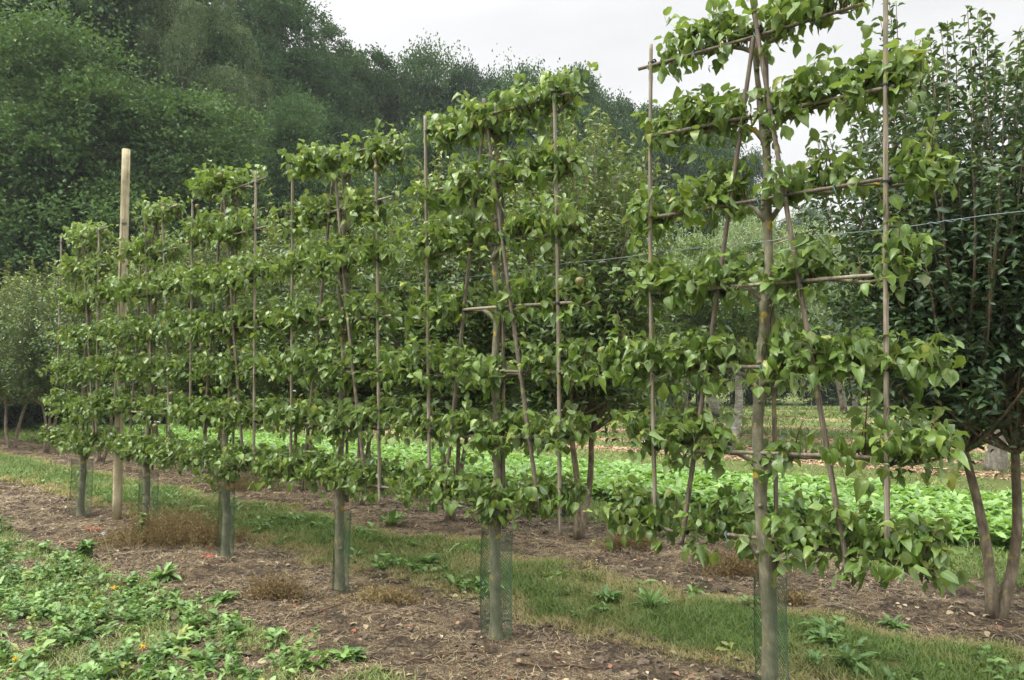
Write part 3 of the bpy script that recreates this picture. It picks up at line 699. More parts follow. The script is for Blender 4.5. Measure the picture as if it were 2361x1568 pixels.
W_ = [
 (oak1, 215, 27, 95, 'bluish green oak with a broad rounded crown, forward of the wood behind the round post', .4, 1.0, 12),
 (oak2, 30, 34, -330, 'tall very dark tree filling the top left corner', 1.0, 1.0, 16),
 (oak2, 255, 38, -280, 'dark tall tree rising behind the broad bluish oak', 2.3, .85, 16),
 (birch, 440, 33, -150, 'pale hanging birch against the darker trees, left of the open sky', 0, .8, 15),
 (oak1, -60, 25, 300, 'dark low oak at the left edge below the tallest tree', 2.2, 1.0, 12),
 (ash, 570, 38, -60, 'light leaved ash just right of the hanging birch', 3.0, 1.0, 16),
 (ash, 700, 42, -60, 'ash whose thin crown shows sky through it, highest where the open sky begins', 5.0, .95, 16),
 (oak2, 770, 44, 80, 'tree on the slope of the skyline where it steps down from the tallest trees', 4.0, .7, 16),
 (oak1, 650, 30, 235, 'pale green young oak standing before the ashes', 1.2, .62, 12),
 (oak1, 400, 28, 330, 'low dark oak between the broad bluish oak and the pale young oak', 3.3, .85, 12),
 (oak2, 865, 46, 172, 'dark tree in the dip of the skyline, above the third pear tree', .6, .62, 16),
 (oak1, 965, 47, 128, 'tree with jagged upright top, first of the level skyline', .9, .6, 12),
 (oak2, 1075, 48, 128, 'tree with jagged top in the middle of the level skyline', 2.2, .6, 16),
 (oak2, 1150, 50, 175, 'dark tree of the level skyline beside the notch before the round crown', 5.3, .5, 16),
 (oak1, 1265, 46, 112, 'round topped oak on the skyline behind the second pear tree', 4.4, .62, 12),
 (oak1, 840, 34, 330, 'dark oak filling the wood below the skyline dip', 5.2, .8, 12),
 (oak1, 1060, 38, 300, 'oak in shade below the level skyline', .2, .95, 12),
 (oak2, 1385, 48, 190, 'tree sloping down from the round topped oak toward the right', 1.7, .5, 16),
 (oak1, 1500, 50, 215, 'tree between the round topped oak and the left cane of the nearest pear tree', 3.7, .7, 12),
 (oak2, 1610, 50, 245, 'dark tree behind the left arm of the nearest pear tree', 2.9, .5, 16),
 (oak1, 1690, 47, 345, 'last tall tree of the wood, ending where the sky opens beside the nearest trunk', 2.0, .5, 12),
 (oak1, 1300, 40, 330, 'oak in the wood behind the round topped one', 3.0, .9, 12),
 (oak1, 1840, 75, 480, 'small distant tree seen under the sky, just right of the nearest trunk', 1.0, .7, 12),
 (oak2, 2010, 80, 520, 'distant dark tree behind the dark leaved tree at right', 1.0, .9, 16),
]
for (src, px, dist, yt, lb, rz, ws, H) in W_: place(src, px, dist, yt, lb, rz, ws, H, group=GW)
names = ['dark thicket bush left of the farthest pear tree', 'dark thicket bush behind the round post', 'dark thicket bush under the broad oak',
 'dark thicket bush behind the fourth pear tree', 'dark thicket bush under the pale young oak', 'dark thicket bush behind the third pear tree', 'dark thicket bush beneath the skyline dip',
 'dark thicket bush beneath the level skyline', 'dark thicket bush behind the second pear tree', 'dark thicket bush beneath the round topped oak',
 'dark thicket bush behind the left end of the willow', 'dark hedge bush under the willow', 'dark hedge bush behind the nearest trunk', 'dark hedge bush right of the willow',
 'dark hedge bush behind the stems at right', 'dark thicket bush at the left edge']
bp = [(60, 24, 650), (190, 25, 640), (300, 26, 640), (430, 27, 640), (550, 28, 640), (680, 30, 660), (800, 32, 660), (930, 34, 690), (1060, 35, 690), (1200, 37, 700),
      (1400, 42, 735), (1560, 44, 740), (1730, 46, 745), (1880, 47, 750), (2060, 48, 750), (-60, 23, 640)]
for k, ((px, dist, yt), lb) in enumerate(zip(bp, names)): place(bush, px, dist, yt, lb, k*1.3, 1.15, 4.5, 'bush', 'understory bushes along the wood edge')

# ------------------------------------------------------------------ 6. willow and nursery trees beyond the crop
def willow(px, py, H):
    rg = np.random.RandomState(77); B = on_ground(px, py)
    t = thing('willow_tree', (B[0], B[1], 0), 0, 'pale weeping willow with a leaning trunk and hanging strands, behind the nearest pear tree', 'tree')
    rl = rgt[:2]; left = -rl
    def G(a, d, z): return np.array([rl[0]*a+fwd[0]*d, rl[1]*a+fwd[1]*d, z])   # a sideways, d away
    tb = MB(); k = np.linspace(0, 1, 12)
    pts = np.array([G(-1.15*q**.8, 0, -.1+3.0*q) for q in k]); tb.tube(pts, .20*(1-.45*k), 12); tb.build('trunk', M['row_bark'], t)
    lm = MB(); lf = MB(); P = []; A = []; head = pts[-1]
    for i in range(230):
        az = rg.uniform(0, 2*PI); rr = 3.9*math.sqrt(rg.rand()); side = 1.6+rr*math.cos(az)*1.05; dd = rr*math.sin(az)*.8
        hh = H-1.5*(rr/3.9)**2*rg.uniform(.6, 1.3)-rg.uniform(0, 1.2)
        e = G(side, dd, hh); kk = np.linspace(0, 1, 8)
        m = (head+e)/2+np.array([0, 0, 1.1]); bp_ = ((1-kk)**2)[:, None]*head+(2*kk*(1-kk))[:, None]*m+(kk**2)[:, None]*e
        if i < 70: lm.tube(bp_, np.linspace(.05, .012, 8), 5, cap=False)
        for j in range(7):
            p0 = e+rg.normal(0, .25, 3); ln = rg.uniform(.8, 3.4)*min(1.0, (hh-.5)/3.0); n = int(ln/.052)
            q = np.linspace(0, 1, n); o2 = rg.uniform(0, 2*PI); out = rg.uniform(.15, .5)
            s = p0+np.stack([np.cos(o2)*out*(1-(1-q)**2), np.sin(o2)*out*(1-(1-q)**2), .25*np.sin(q*2.2)*(1-q)-ln*q**1.35], 1)
            T = np.gradient(s, axis=0); T /= np.linalg.norm(T, axis=1)[:, None]
            P.append(s); A.append(T+rg.normal(0, .45, T.shape))
    for j in range(160):                                   # low skirt hanging by the trunk
        p0 = G(-1.0+rg.normal(0, .28), rg.normal(0, .35), rg.uniform(1.9, 3.2)); ln = p0[2]-rg.uniform(.15, .5); n = int(ln/.05); q = np.linspace(0, 1, n)
        s = p0+np.stack([.08*np.sin(q*3+j), .08*np.cos(q*3+j), -ln*q], 1)+np.outer(q, G(.35, 0, 0))
        P.append(s); A.append(np.tile([0, 0, -1.0], (n, 1))+rg.normal(0, .35, (n, 3)))
    P = np.concatenate(P); A = np.concatenate(A); n = len(P); L = rg.uniform(.09, .16, n)
    scatter(lf, CLUMP_T[:2], P, A, rg.normal(0, 1, (n, 3))+np.array([0, 0, .6]), L, L*.17, np.stack([np.clip(rg.normal(.45, .2, n), 0, 1), rg.rand(n)*.08], 1), rg)
    lm.build('limbs', M['row_bark'], t); lf.build('crown', M['willow_leaf'], t, smooth=False)
willow(1590, 1004, 6.3)

nurs = wood_tree('nursery_tree', 401, 4.6, 2.8, 1.7, M['hedge_leaf'], 50, 600, .08, (.13, .22), rw=.6, trunk=.075)
nurs_used = [False]
def nursery(px, py, lab, s=1.0, bark=None, rz=0.0, thick=1.0):
    global nurs
    o = nurs if not nurs_used[0] else copy_tree(nurs); nurs_used[0] = True
    P = on_ground(px, py); o.location = (P[0], P[1], 0); o.scale = (s, s, s); o.rotation_euler = (0, 0, rz); tag(o, lab, 'tree', 'young standard trees beyond the leafy crop')
    for ch in o.children:
        if ch.name.startswith('trunk'):
            ch.scale = (thick, thick, 1)
            if bark:
                ch.data = ch.data.copy() if ch.data.users > 1 else ch.data
                ch.data.materials[0] = bark
    return o
nursery(1681, 1036, 'young tree with a pale white flecked trunk, behind the nearest pear tree', 1.02, M['pale_bark'], .5, 1.5)
nursery(1448, 973, 'young tree with slim trunk seen left of the nearest cane frame', 1.05, M['far_bark'], 1.2, 1.1)
nursery(1576, 972, 'young tree with straight pale trunk right of the willow trunk', 1.1, M['far_bark'], 2.2, 1.8)
nursery(1533, 1003, 'young tree with dark stubby trunk left of the willow trunk', 1.0, M['far_bark'], 3.1, 1.7)
nursery(1663, 965, 'young tree with thick grey trunk beside the pale flecked one', 1.15, M['gnarl_bark'], 4.0, 2.6)
nursery(1946, 950, 'young tree with brown trunk, left one of the pair right of the nearest trunk', 1.1, M['far_bark'], 5.0, 2.0)
nursery(1968, 958, 'young tree with brown trunk, right one of the pair right of the nearest trunk', 1.0, M['far_bark'], 5.7, 1.6)
nursery(1742, 938, 'small far tree with thin white trunk just left of the nearest trunk', 1.2, M['pale_bark'], .9, 1.3)

# gnarled tree behind the right one
P = on_ground(2292, 1085); t = thing('gnarled_tree', (P[0], P[1], 0), 0, 'old tree with thick gnarled grey trunk behind the two stems at right', 'tree')
rg = np.random.RandomState(9); k = np.linspace(0, 1, 14); mb = MB()
mb.tube(np.stack([.06*np.sin(k*5), .05*np.cos(k*4), -.05+1.9*k], 1), .15*(1.15-.4*k)*(1+.12*np.sin(k*19)), 14)
mb.build('trunk', M['gnarl_bark'], t)
mb = MB()
for j in range(9):
    az = j*.7; kk = np.linspace(0, 1, 7)
    mb.tube(np.stack([np.cos(az)*1.2*kk, np.sin(az)*1.2*kk, 1.1+.2*(j % 4)+1.7*kk**1.4], 1), np.linspace(.085, .015, 7), 7)
mb.build('limbs', M['gnarl_bark'], t)
src = [c for c in nurs.children if c.name.startswith('crown')][0]
cr_ = src.copy(); col.objects.link(cr_); cr_.parent = t; cr_.name = 'crown'; cr_.scale = (1.15, 1.15, 1.0)

# white car parked far beyond, seen through a thin spot of the right hand tree
def car(px, dist):
    xy = at_depth(px, dist); t = thing('parked_car', (xy[0], xy[1], 0), math.atan2(rgt[1], rgt[0]), 'white parked car far off, glimpsed through the dark leaved tree at right', 'car')
    pr = [(-2.1, .35), (-2.15, .8), (-2.05, 1.0), (-1.75, 1.48), (-.3, 1.58), (.55, 1.45), (1.15, 1.02), (2.0, .85), (2.15, .6), (2.1, .35)]
    bm = bmesh.new(); ring = []
    for y, k in ((-.85, .94), (-.78, 1), (.78, 1), (.85, .94)): ring.append([bm.verts.new((x*k, y*(1 if z < 1.1 else .84), .35+(z-.35)*k)) for x, z in pr])
    n = len(pr)
    for a, b in zip(ring, ring[1:]):
        for q in range(n): bm.faces.new((a[q], a[(q+1) % n], b[(q+1) % n], b[q]))
    bm.faces.new(ring[0][::-1]); bm.faces.new(ring[-1]); bmesh.ops.recalc_face_normals(bm, faces=bm.faces)
    me = bpy.data.meshes.new('body'); bm.to_mesh(me); bm.free(); me.materials.append(plain_mat('white_paint', (.78, .78, .79), .3, .02))
    o = bpy.data.objects.new('body', me); col.objects.link(o); o.parent = t
    def box(name, x0, x1, y0, y1, z0, z1, m, sk=0.0):
        mb = MB(); v = [(x+(sk if z == z1 else 0), y, z) for z in (z0, z1) for y in (y0, y1) for x in (x0, x1)]
        mb.add(v, [0, 2, 3, 1, 4, 5, 7, 6, 0, 1, 5, 4, 2, 6, 7, 3, 0, 4, 6, 2, 1, 3, 7, 5], [4]*6, (.5, 0, 0)); mb.build(name, m, t, False)
    gl = plain_mat('dark_glass', (.03, .035, .04), .1, .05); rd = plain_mat('red_lamp', (.6, .02, .01), .3, .05); ty = plain_mat('tyre', (.02, .02, .02), .8, .1)
    for y in (-1, 1):
        box('side_window', -1.55, -.35, y*.79-.02, y*.79+.02, 1.04, 1.42, gl, .03); box('side_window', -.28, .6, y*.79-.02, y*.79+.02, 1.04, 1.38, gl, -.08)
        box('tail_light', -2.16, -1.95, y*.74-.1, y*.74+.1, .82, 1.0, rd)
        for x in (-1.35, 1.35):
            mb = MB(); mb.tube([(x, y*.86-.1, .33), (x, y*.86+.02, .33)], .33, 18); w_ = mb.build('wheel', ty, t)
            mb = MB(); mb.tube([(x, y*.86+(.03 if y > 0 else -.13), .33), (x, y*.86+(.045 if y > 0 else -.145), .33)], .2, 14); mb.build('rim', M['tape'], w_)
import bmesh
car(2352, 82)

# ------------------------------------------------------------------ 7. ground cover
def area(n, x0, x1, y0, y1, rg): return rg.uniform(x0, x1, n), rg.uniform(y0, y1, n)
def visible(X, Y, z=0, m=60):
    P = np.stack([X, Y, np.full(len(X), z-CH)], 1); d = P@fwd
    x = 1180.5+F*(P@rgt)/d; y = 784-F*(P@upv)/d
    return (d > .5) & (x > -m) & (x < 2361+m) & (y < 1568+m*1.5)
def tufts(name, mat, tpls, X, Y, L, W, el, c, rg, z=0.0, smooth=True, lab=None, cat=None):
    n = len(X); az = rg.uniform(0, 2*PI, n)
    A = np.stack([np.cos(az)*np.cos(el), np.sin(az)*np.cos(el), np.sin(el)], 1)
    Nn = np.stack([-np.cos(az)*np.sin(el), -np.sin(az)*np.sin(el), np.cos(el)], 1)+rg.normal(0, .2, (n, 3))
    P = np.stack([X, Y, gz(X, Y)+z], 1); mb = MB(); scatter(mb, tpls, P, A, Nn, L, W, c, rg)
    o = mb.build(name, mat, None, smooth); tag(o, lab, cat, None, 'stuff'); return o

# 7a grass strip between the rows and other turf
rg = np.random.RandomState(1)
X, Y = area(700000, -24, 4.5, 3.9, 5.75, rg); d = np.hypot(X, Y)
edge = 4.15+.35*(fbm(X*2.5, Y*0, 5)-.5)*2; edge2 = 5.35+.4*(fbm(X*2.2, Y*0, 6)-.5)*2
m = visible(X, Y) & (Y > edge-.12*rg.rand(len(X))) & (Y < edge2+.12*rg.rand(len(X))) & (rg.rand(len(X)) < np.clip(9/d, 0.18, 1)) & (fbm(X*6, Y*6, 12) > .32)
X, Y = X[m], Y[m]; n = len(X); s = np.clip(np.hypot(X, Y)/6, 1, 3)
dry = np.clip(1-np.minimum(Y-edge[m], edge2[m]-Y)/.22, 0, 1); dry = np.clip(dry*1.1+(fbm(X*2, Y*2, 21)-.48)*2.0, 0, 1)
c = np.stack([np.clip(rg.normal(.38, .2, n)+dry*.3, 0, 1), np.clip(dry*rg.uniform(.2, 1.2, n), 0, .95)], 1)
tufts('grass_strip', M['grass'], BLADE_T, X, Y, rg.uniform(.03, .085, n)*(1-.35*dry)*np.sqrt(s), .0042*s*rg.uniform(.7, 1.4, n), rg.uniform(.5, 1.45, n), c, rg, -.004, lab='short grass strip between the two rows of trees', cat='grass')
# 7b turf between second row and crop
X, Y = area(130000, -30, 8, 6.9, 8.4, rg); d = np.hypot(X, Y)
m = visible(X, Y) & (rg.rand(len(X)) < np.clip(9/d, .2, 1)) & (fbm(X*3, Y*3, 14)+np.clip(Y-7.1, -.3, .3)*.6 > .42)
X, Y = X[m], Y[m]; n = len(X); s = np.clip(np.hypot(X, Y)/6, 1, 4)
c = np.stack([np.clip(rg.normal(.4, .2, n), 0, 1), np.clip(rg.normal(0.02, .15, n), 0, .7)], 1)
tufts('grass_verge', M['grass'], BLADE_T, X, Y, rg.uniform(.04, .11, n)*np.sqrt(s), .005*s, rg.uniform(.5, 1.4, n), c, rg, -.004, lab='grass verge between the second row and the leafy crop', cat='grass')
# 7c far turf
X, Y = area(420000, -45, 42, 10.2, 44, rg); d = np.hypot(X, Y)
chip = np.zeros(len(X), bool); yw = Y+.25*(fbm(X*1.5, Y*1.5, 3)-.5)*2
for a, b in ((14.5, 15.2), (16.7, 17.3), (19.6, 20.9), (24.6, 25.8), (29.5, 31.5), (37, 39.5)): chip |= (yw > a) & (yw < b)
m = visible(X, Y) & ~chip & (fbm(X*1.2, Y*1.2, 15) > .33)
X, Y = X[m], Y[m]; n = len(X); d = d[m]
c = np.stack([np.clip(rg.normal(.45, .2, n)+(fbm(X*.8, Y*.8, 8)-.5)*.6, 0, 1), np.clip(rg.normal(0.0, .18, n)+(fbm(X*.5, Y*.9, 18)-.5), 0, .6)], 1)
tufts('far_turf', M['grass'], BLADE_T, X, Y, rg.uniform(.05, .13, n)*np.clip(d/16, 1, 2), .012*np.clip(d/12, .8, 3), rg.uniform(.4, 1.3, n), c, rg, -.004, lab='rough weedy turf between the wood chip strips beyond the crop', cat='grass')
# wood chips
XX = []; YY = []
for a, b in ((14.5, 15.2), (16.7, 17.3), (19.6, 20.9), (24.6, 25.8), (29.5, 31.5)):
    x, y = area(9000, -25, 30, a-.15, b+.15, rg); XX.append(x); YY.append(y)
X = np.concatenate(XX); Y = np.concatenate(YY); m = visible(X, Y); X, Y = X[m], Y[m]; n = len(X)
c = np.stack([rg.rand(n), np.clip(rg.normal(0, .3, n), 0, .9)], 1)
tufts('wood_chips', M['chip'], CLUMP_T, X, Y, rg.uniform(.05, .13, n), rg.uniform(.03, .07, n), rg.uniform(-.1, .5, n), c, rg, .015, False, lab='orange wood chip mulch strips beyond the crop', cat='mulch')

# 7d crop
rg = np.random.RandomState(2)
X, Y = area(38000, -34, 8.5, 8.1, 11.0, rg)
d = np.hypot(X, Y); m = visible(X, Y, .2) & (rg.rand(len(X)) < np.clip(14/d, .35, 1)) & (Y > 8.15+.3*fbm(X*2, Y*0, 3)) & (fbm(X*3, Y*3, 9) > .29)
X, Y = X[m], Y[m]; n = len(X); rep = 4
X = np.repeat(X, rep)+rg.normal(0, .035, n*rep); Y = np.repeat(Y, rep)+rg.normal(0, .035, n*rep); n = len(X)
c = np.stack([np.clip(rg.normal(.45, .24, n), 0, 1), np.clip(rg.normal(0, .05, n), 0, .3)], 1)
L = rg.uniform(.07, .155, n)
tufts('leafy_crop', M['crop_leaf'], BROAD_T, X, Y, L, L*.62, rg.uniform(-.15, .95, n), c, rg, rg.uniform(.02, .20, n), lab='bright green strip of low broad leaved crop plants beyond the second row', cat='crop')

# 7e weeds of the foreground
rg = np.random.RandomState(3)
def weed_density(X, Y):
    lim = 2.75+.25*(fbm(X*1.3, Y*.5, 31)-.5)*2
    d = np.clip((lim-Y)/.25, 0, 1)*(fbm(X*1.9, Y*1.9, 33) > .47-.10*np.clip((2.3-Y)/.8, 0, 1)-.06*np.clip((-4-X)/3, 0, 1)-.05*np.clip((X+4.5)/2, 0, 1))
    return d
X, Y = area(4300, -15, -.2, .9, 3.1, rg)
m = visible(X, Y) & (rg.rand(len(X)) < weed_density(X, Y)); X, Y = X[m], Y[m]
kind = rg.rand(len(X))
def rosettes(name, Xc, Yc, tpls, k, Lr, wr, elr, cm, zr, lab, mat='weed_leaf', cat='weeds', cs=.2):
    n = len(Xc)*k; Xr = np.repeat(Xc, k)+rg.normal(0, .012, n); Yr = np.repeat(Yc, k)+rg.normal(0, .012, n)
    sz = np.repeat(rg.uniform(.7, 1.25, len(Xc)), k); tn = np.repeat(rg.normal(cm, .22, len(Xc)), k); yl = np.repeat((rg.rand(len(Xc)) < .10)*rg.uniform(.1, .6, len(Xc)), k)
    L = rg.uniform(*Lr, n)*sz; c = np.stack([np.clip(tn+rg.normal(0, cs*.6, n), 0, 1), np.clip(yl+rg.exponential(.04, n)-.02, 0, .8)], 1)
    return tufts(name, M[mat], tpls, Xr, Yr, L, L*wr, rg.uniform(*elr, n), c, rg, rg.uniform(*zr, n), lab=lab, cat=cat)
a = kind < .4; b_ = (kind >= .4) & (kind < .7); c_ = kind >= .7
rosettes('dandelion_patch', X[a], Y[a], JAG_T, 9, (.045, .11), .30, (.1, 1.1), .6, (0, .02), 'patchy jagged leaved dandelions and sow thistles in the left foreground')
rosettes('broadleaf_weeds', X[b_], Y[b_], BROAD_T, 9, (.035, .085), .5, (.0, 1.0), .5, (0, .06), 'patchy broad leaved weeds in the left foreground')
rosettes('small_weeds', X[c_], Y[c_], BROAD_T, 26, (.018, .045), .75, (-.2, .9), .4, (.01, .13), 'small leaved weeds and clover in the left foreground')
X, Y = area(120000, -14, -.2, .9, 3.05, rg); m = visible(X, Y) & (fbm(X*2.3, Y*2.3, 35) > .46) & (Y < 2.75); X, Y = X[m], Y[m]; n = len(X)
c = np.stack([np.clip(rg.normal(.4, .2, n), 0, 1), np.clip(rg.normal(.05, .25, n), 0, .8)], 1)
tufts('grass_tufts', M['grass'], BLADE_T, X, Y, rg.uniform(.03, .1, n), .004*rg.uniform(.7, 1.4, n), rg.uniform(.5, 1.45, n), c, rg, -.004, lab='thin grass tufts among the foreground weeds', cat='grass')
# weeds in the grass strip
X, Y = area(800, -20, 3, 4.2, 5.3, rg); m = visible(X, Y) & (rg.rand(len(X)) < (fbm(X*1.1, Y*1.6, 41) > .58)*1.0+.14+.9*(X < -7)*(fbm(X*1.1, Y*1.6, 41) > .4)); X, Y = X[m], Y[m]
h = len(X)//2
rosettes('strip_dandelions', X[:h], Y[:h], JAG_T, 8, (.05, .13), .34, (.1, 1.1), .5, (0, .02), 'jagged leaved weeds growing in the grass strip')
rosettes('strip_weeds', X[h:], Y[h:], BROAD_T, 10, (.03, .08), .5, (.0, 1.0), .5, (0, .05), 'broad leaved weeds growing in the grass strip')

# 7f straw litter on the bare strips
rg = np.random.RandomState(4)
def litter(name, n0, y0, y1, lab, lmin=.02, lmax=.09, wd=.0031):
    X, Y = area(n0, -22, 4, y0, y1, rg); d = np.hypot(X, Y)
    m = visible(X, Y) & (rg.rand(len(X)) < np.clip(7/d, .2, 1)) & (fbm(X*3.2, Y*3.2, 51)+.35*(fbm(X*14, Y*14, 53)-.5)*2 > .465); X, Y = X[m], Y[m]; n = len(X); s = np.clip(np.hypot(X, Y)/5, 1, 3)
    c = np.stack([np.clip(rg.normal(.5, .28, n), 0, 1), (rg.rand(n) < .12)*rg.rand(n)*.8], 1)
    return tufts(name, M['straw'], BLADE_T, X, Y, rg.uniform(lmin, lmax, n)*np.sqrt(s), wd*s*rg.uniform(.5, 1.5, n), rg.uniform(-.12, .35, n), c, rg, rg.uniform(0, .014, n), lab=lab, cat='straw')
litter('straw_litter', 380000, 1.0, 4.35, 'dry straw and dead grass lying on the soil under the pear trees')
litter('row_litter', 220000, 5.2, 7.2, 'dry straw and dead grass lying on the soil under the second row')
X, Y = area(9000, -20, 4, 2.2, 7.0, rg); m = visible(X, Y) & ((Y < 4.2) | (Y > 5.3)) & (fbm(X*1.7, Y*1.7, 55) > .42); X, Y = X[m], Y[m]; n = len(X)
c = np.stack([np.clip(rg.normal(.5, .35, n), 0, 1), (rg.rand(n) < .3)*rg.rand(n)], 1); L = rg.uniform(.015, .05, n)
tufts('leaf_litter', M['straw'], BROAD_T, X, Y, L, L*.7, rg.uniform(-.2, .6, n), c, rg, rg.uniform(.002, .012, n), lab='scattered dead brown leaves on the bare soil', cat='leaf litter')
# clods
mb = MB(); X, Y = area(5200, -16, 3, 2.1, 7.1, rg); m = visible(X, Y) & ((Y < 4.25) | (Y > 5.3)) & (fbm(X*2.2, Y*2.2, 61) > .50); X, Y = X[m], Y[m]
ico = bpy.data.meshes.new('tmp'); import bmesh
bmm = bmesh.new(); bmesh.ops.create_icosphere(bmm, subdivisions=2, radius=1)
IV = np.array([v.co[:] for v in bmm.verts]); IF = np.array([[v.index for v in f.verts] for f in bmm.faces]).ravel(); bmm.free()
nI = len(IV); NC = len(X); sz = np.minimum(rg.exponential(.010, NC)+.006, .030)
jit = 1+rg.normal(0, .22, (NC, nI)); V = IV[None]*jit[..., None]*sz[:, None, None]*np.array([1.2, 1, .65])+np.stack([X, Y, gz(X, Y)+sz*.2], 1)[:, None]
mb.add(V.reshape(-1, 3), (IF[None]+(np.arange(NC)*nI)[:, None]).ravel(), [3]*(NC*len(IF)//3), (.5, 0, 0))
tag(mb.build('soil_clods', M['clod'], None, False), 'dark crumbly clods of soil on the bare strips', 'soil', None, 'stuff')

# ------------------------------------------------------------------ 8. countable plants and litter of the foreground
def dry_clump(px, py, w_, h, n, lab, seed, cc=(.5, .3), dep=.5, leafy=1.0):
    rg = np.random.RandomState(seed); P = on_ground(px, py); mb = MB(); PP = []
    t = np.linspace(0, 1, 4)
    B = np.stack([rg.normal(0, w_*.32, n), rg.normal(0, w_*.32*dep, n), np.full(n, -.01)], 1)
    hh = h*rg.uniform(.25, 1.15, n)*np.exp(-(B[:, 0]/w_*1.6)**2)*(.35+1.1*fbm(B[:, 0]*7+seed*3, B[:, 1]*7, seed, 2))
    T = B+np.stack([rg.normal(0, .5, n)*hh, rg.normal(0, .35, n)*hh, hh], 1)
    thin_sticks(mb, B, T, .0018, (.35, 0, .15), 0)
    k = int(20*leafy); f = rg.uniform(.25, 1.0, (n, k)); Q = (B[:, None]+(T-B)[:, None]*f[..., None]).reshape(-1, 3)+rg.normal(0, .018, (n*k, 3)); m = len(Q)
    L = rg.uniform(.010, .024, m)
    scatter(mb, CLUMP_T, Q, rg.normal(0, 1, (m, 3))+[0, 0, .5], rg.normal(0, 1, (m, 3)), L, L*.45, np.stack([np.clip(rg.normal(cc[0], .25, m), 0, 1), np.clip(rg.normal(cc[1]*.4, .2, m), 0, .8)], 1), rg)
    o = mb.build('dead_weed_clump', M['dry_weed'], None, False); o.location = (P[0], P[1], float(gz(np.array([P[0]]), np.array([P[1]]))[0]))
    o.rotation_euler = (0, 0, math.atan2(rgt[1], rgt[0])); tag(o, lab, 'dead weeds', 'clumps of dead brown weeds'); return o
dry_clump(395, 1252, 1.0, .40, 700, 'largest clump of brown dead weeds, between the fourth and fifth pear trunks', 1, dep=.45)
dry_clump(640, 1378, .35, .16, 150, 'small reddish clump of dead weeds in front of the third pear trunk', 2, (.3, .1))
dry_clump(1455, 1268, .42, .2, 170, 'brown dead weeds behind the gap between the two nearest pear trees', 3, (.35, .1))
dry_clump(1700, 1320, .6, .22, 220, 'dead weeds growing on the dug up lump of soil', 4, (.3, .25))
dry_clump(560, 1130, .9, .28, 260, 'low wilted weeds behind the fourth pear trunk', 5, (.25, .4))
dry_clump(890, 1385, .45, .10, 160, 'flat straw coloured dead clump right of the third pear trunk', 6, (.8, 0), leafy=.5)
dry_clump(1830, 1388, .28, .10, 110, 'uprooted grass clump lying right of the nearest trunk', 7, (.7, 0), leafy=.4)
dry_clump(285, 1368, .12, .07, 90, 'tiny round brown grass tussock in the left foreground weeds', 8, (.4, 0), leafy=.4)

def plant(px, py, lab, seed, k, Lr, wr, tp, name='weed_rosette', tint=.45, el=(.1, 1.2), h=.02):
    rg = np.random.RandomState(seed); P = on_ground(px, py); n = k; az = np.arange(k)*2.4+rg.uniform(0, .5, k); e = rg.uniform(*el, k)
    A = np.stack([np.cos(az)*np.cos(e), np.sin(az)*np.cos(e), np.sin(e)], 1); Nn = np.stack([-np.cos(az)*np.sin(e), -np.sin(az)*np.sin(e), np.cos(e)], 1)
    B = np.stack([rg.normal(0, .015, k), rg.normal(0, .015, k), rg.uniform(0, h, k)], 1); L = rg.uniform(*Lr, k)
    mb = MB(); scatter(mb, tp, B, A, Nn, L, L*wr, np.stack([np.clip(rg.normal(tint, .2, k), 0, 1), np.zeros(k)], 1), rg)
    o = mb.build(name, M['weed_leaf']); o.location = (P[0], P[1], float(gz(np.array([P[0]]), np.array([P[1]]))[0])); tag(o, lab, 'weed', 'single weed plants'); return o
plant(375, 1345, 'round bushy green rosette alone on the bare soil in the left foreground', 1, 80, (.07, .15), .3, JAG_T)
plant(515, 1392, 'flat green weed on bare soil below and right of the round rosette', 2, 34, (.06, .14), .4, JAG_T)
plant(990, 1305, 'dark green weed clump in the grass strip left of the middle netted trunk', 3, 50, (.06, .13), .45, BROAD_T, tint=.3)
plant(1400, 1385, 'leafy dock clump in the grass strip right of the middle netted trunk', 4, 46, (.06, .13), .34, JAG_T)
plant(1500, 1400, 'pale spiky grass tussock in the strip left of the nearest trunk', 5, 60, (.08, .19), .08, BLADE_T, tint=.8, el=(.5, 1.4), name='grass_tussock')
plant(1900, 1490, 'broad leaved weed patch in the strip right of the nearest trunk', 6, 60, (.05, .12), .38, JAG_T)
plant(2060, 1450, 'second broad weed patch farther right of the nearest trunk', 7, 50, (.05, .11), .38, JAG_T)
plant(1960, 1545, 'tall upright dock leaves at the bottom edge right of the nearest trunk', 8, 26, (.08, .15), .3, JAG_T, el=(.4, 1.3))
plant(800, 1520, 'dark green weed on the bare soil near the bottom edge', 9, 46, (.06, .13), .4, JAG_T, tint=.25)
plant(330, 1255, 'upright small leaved weed before the big brown dead clump', 10, 120, (.03, .06), .7, BROAD_T, h=.3)
plant(905, 1215, 'upright dock leaves at the back edge of the grass strip', 11, 16, (.12, .24), .3, BROAD_T, el=(.6, 1.4))
plant(200, 1290, 'dark leafy weed left of the round rosette', 12, 90, (.04, .09), .55, BROAD_T, h=.12, tint=.3)

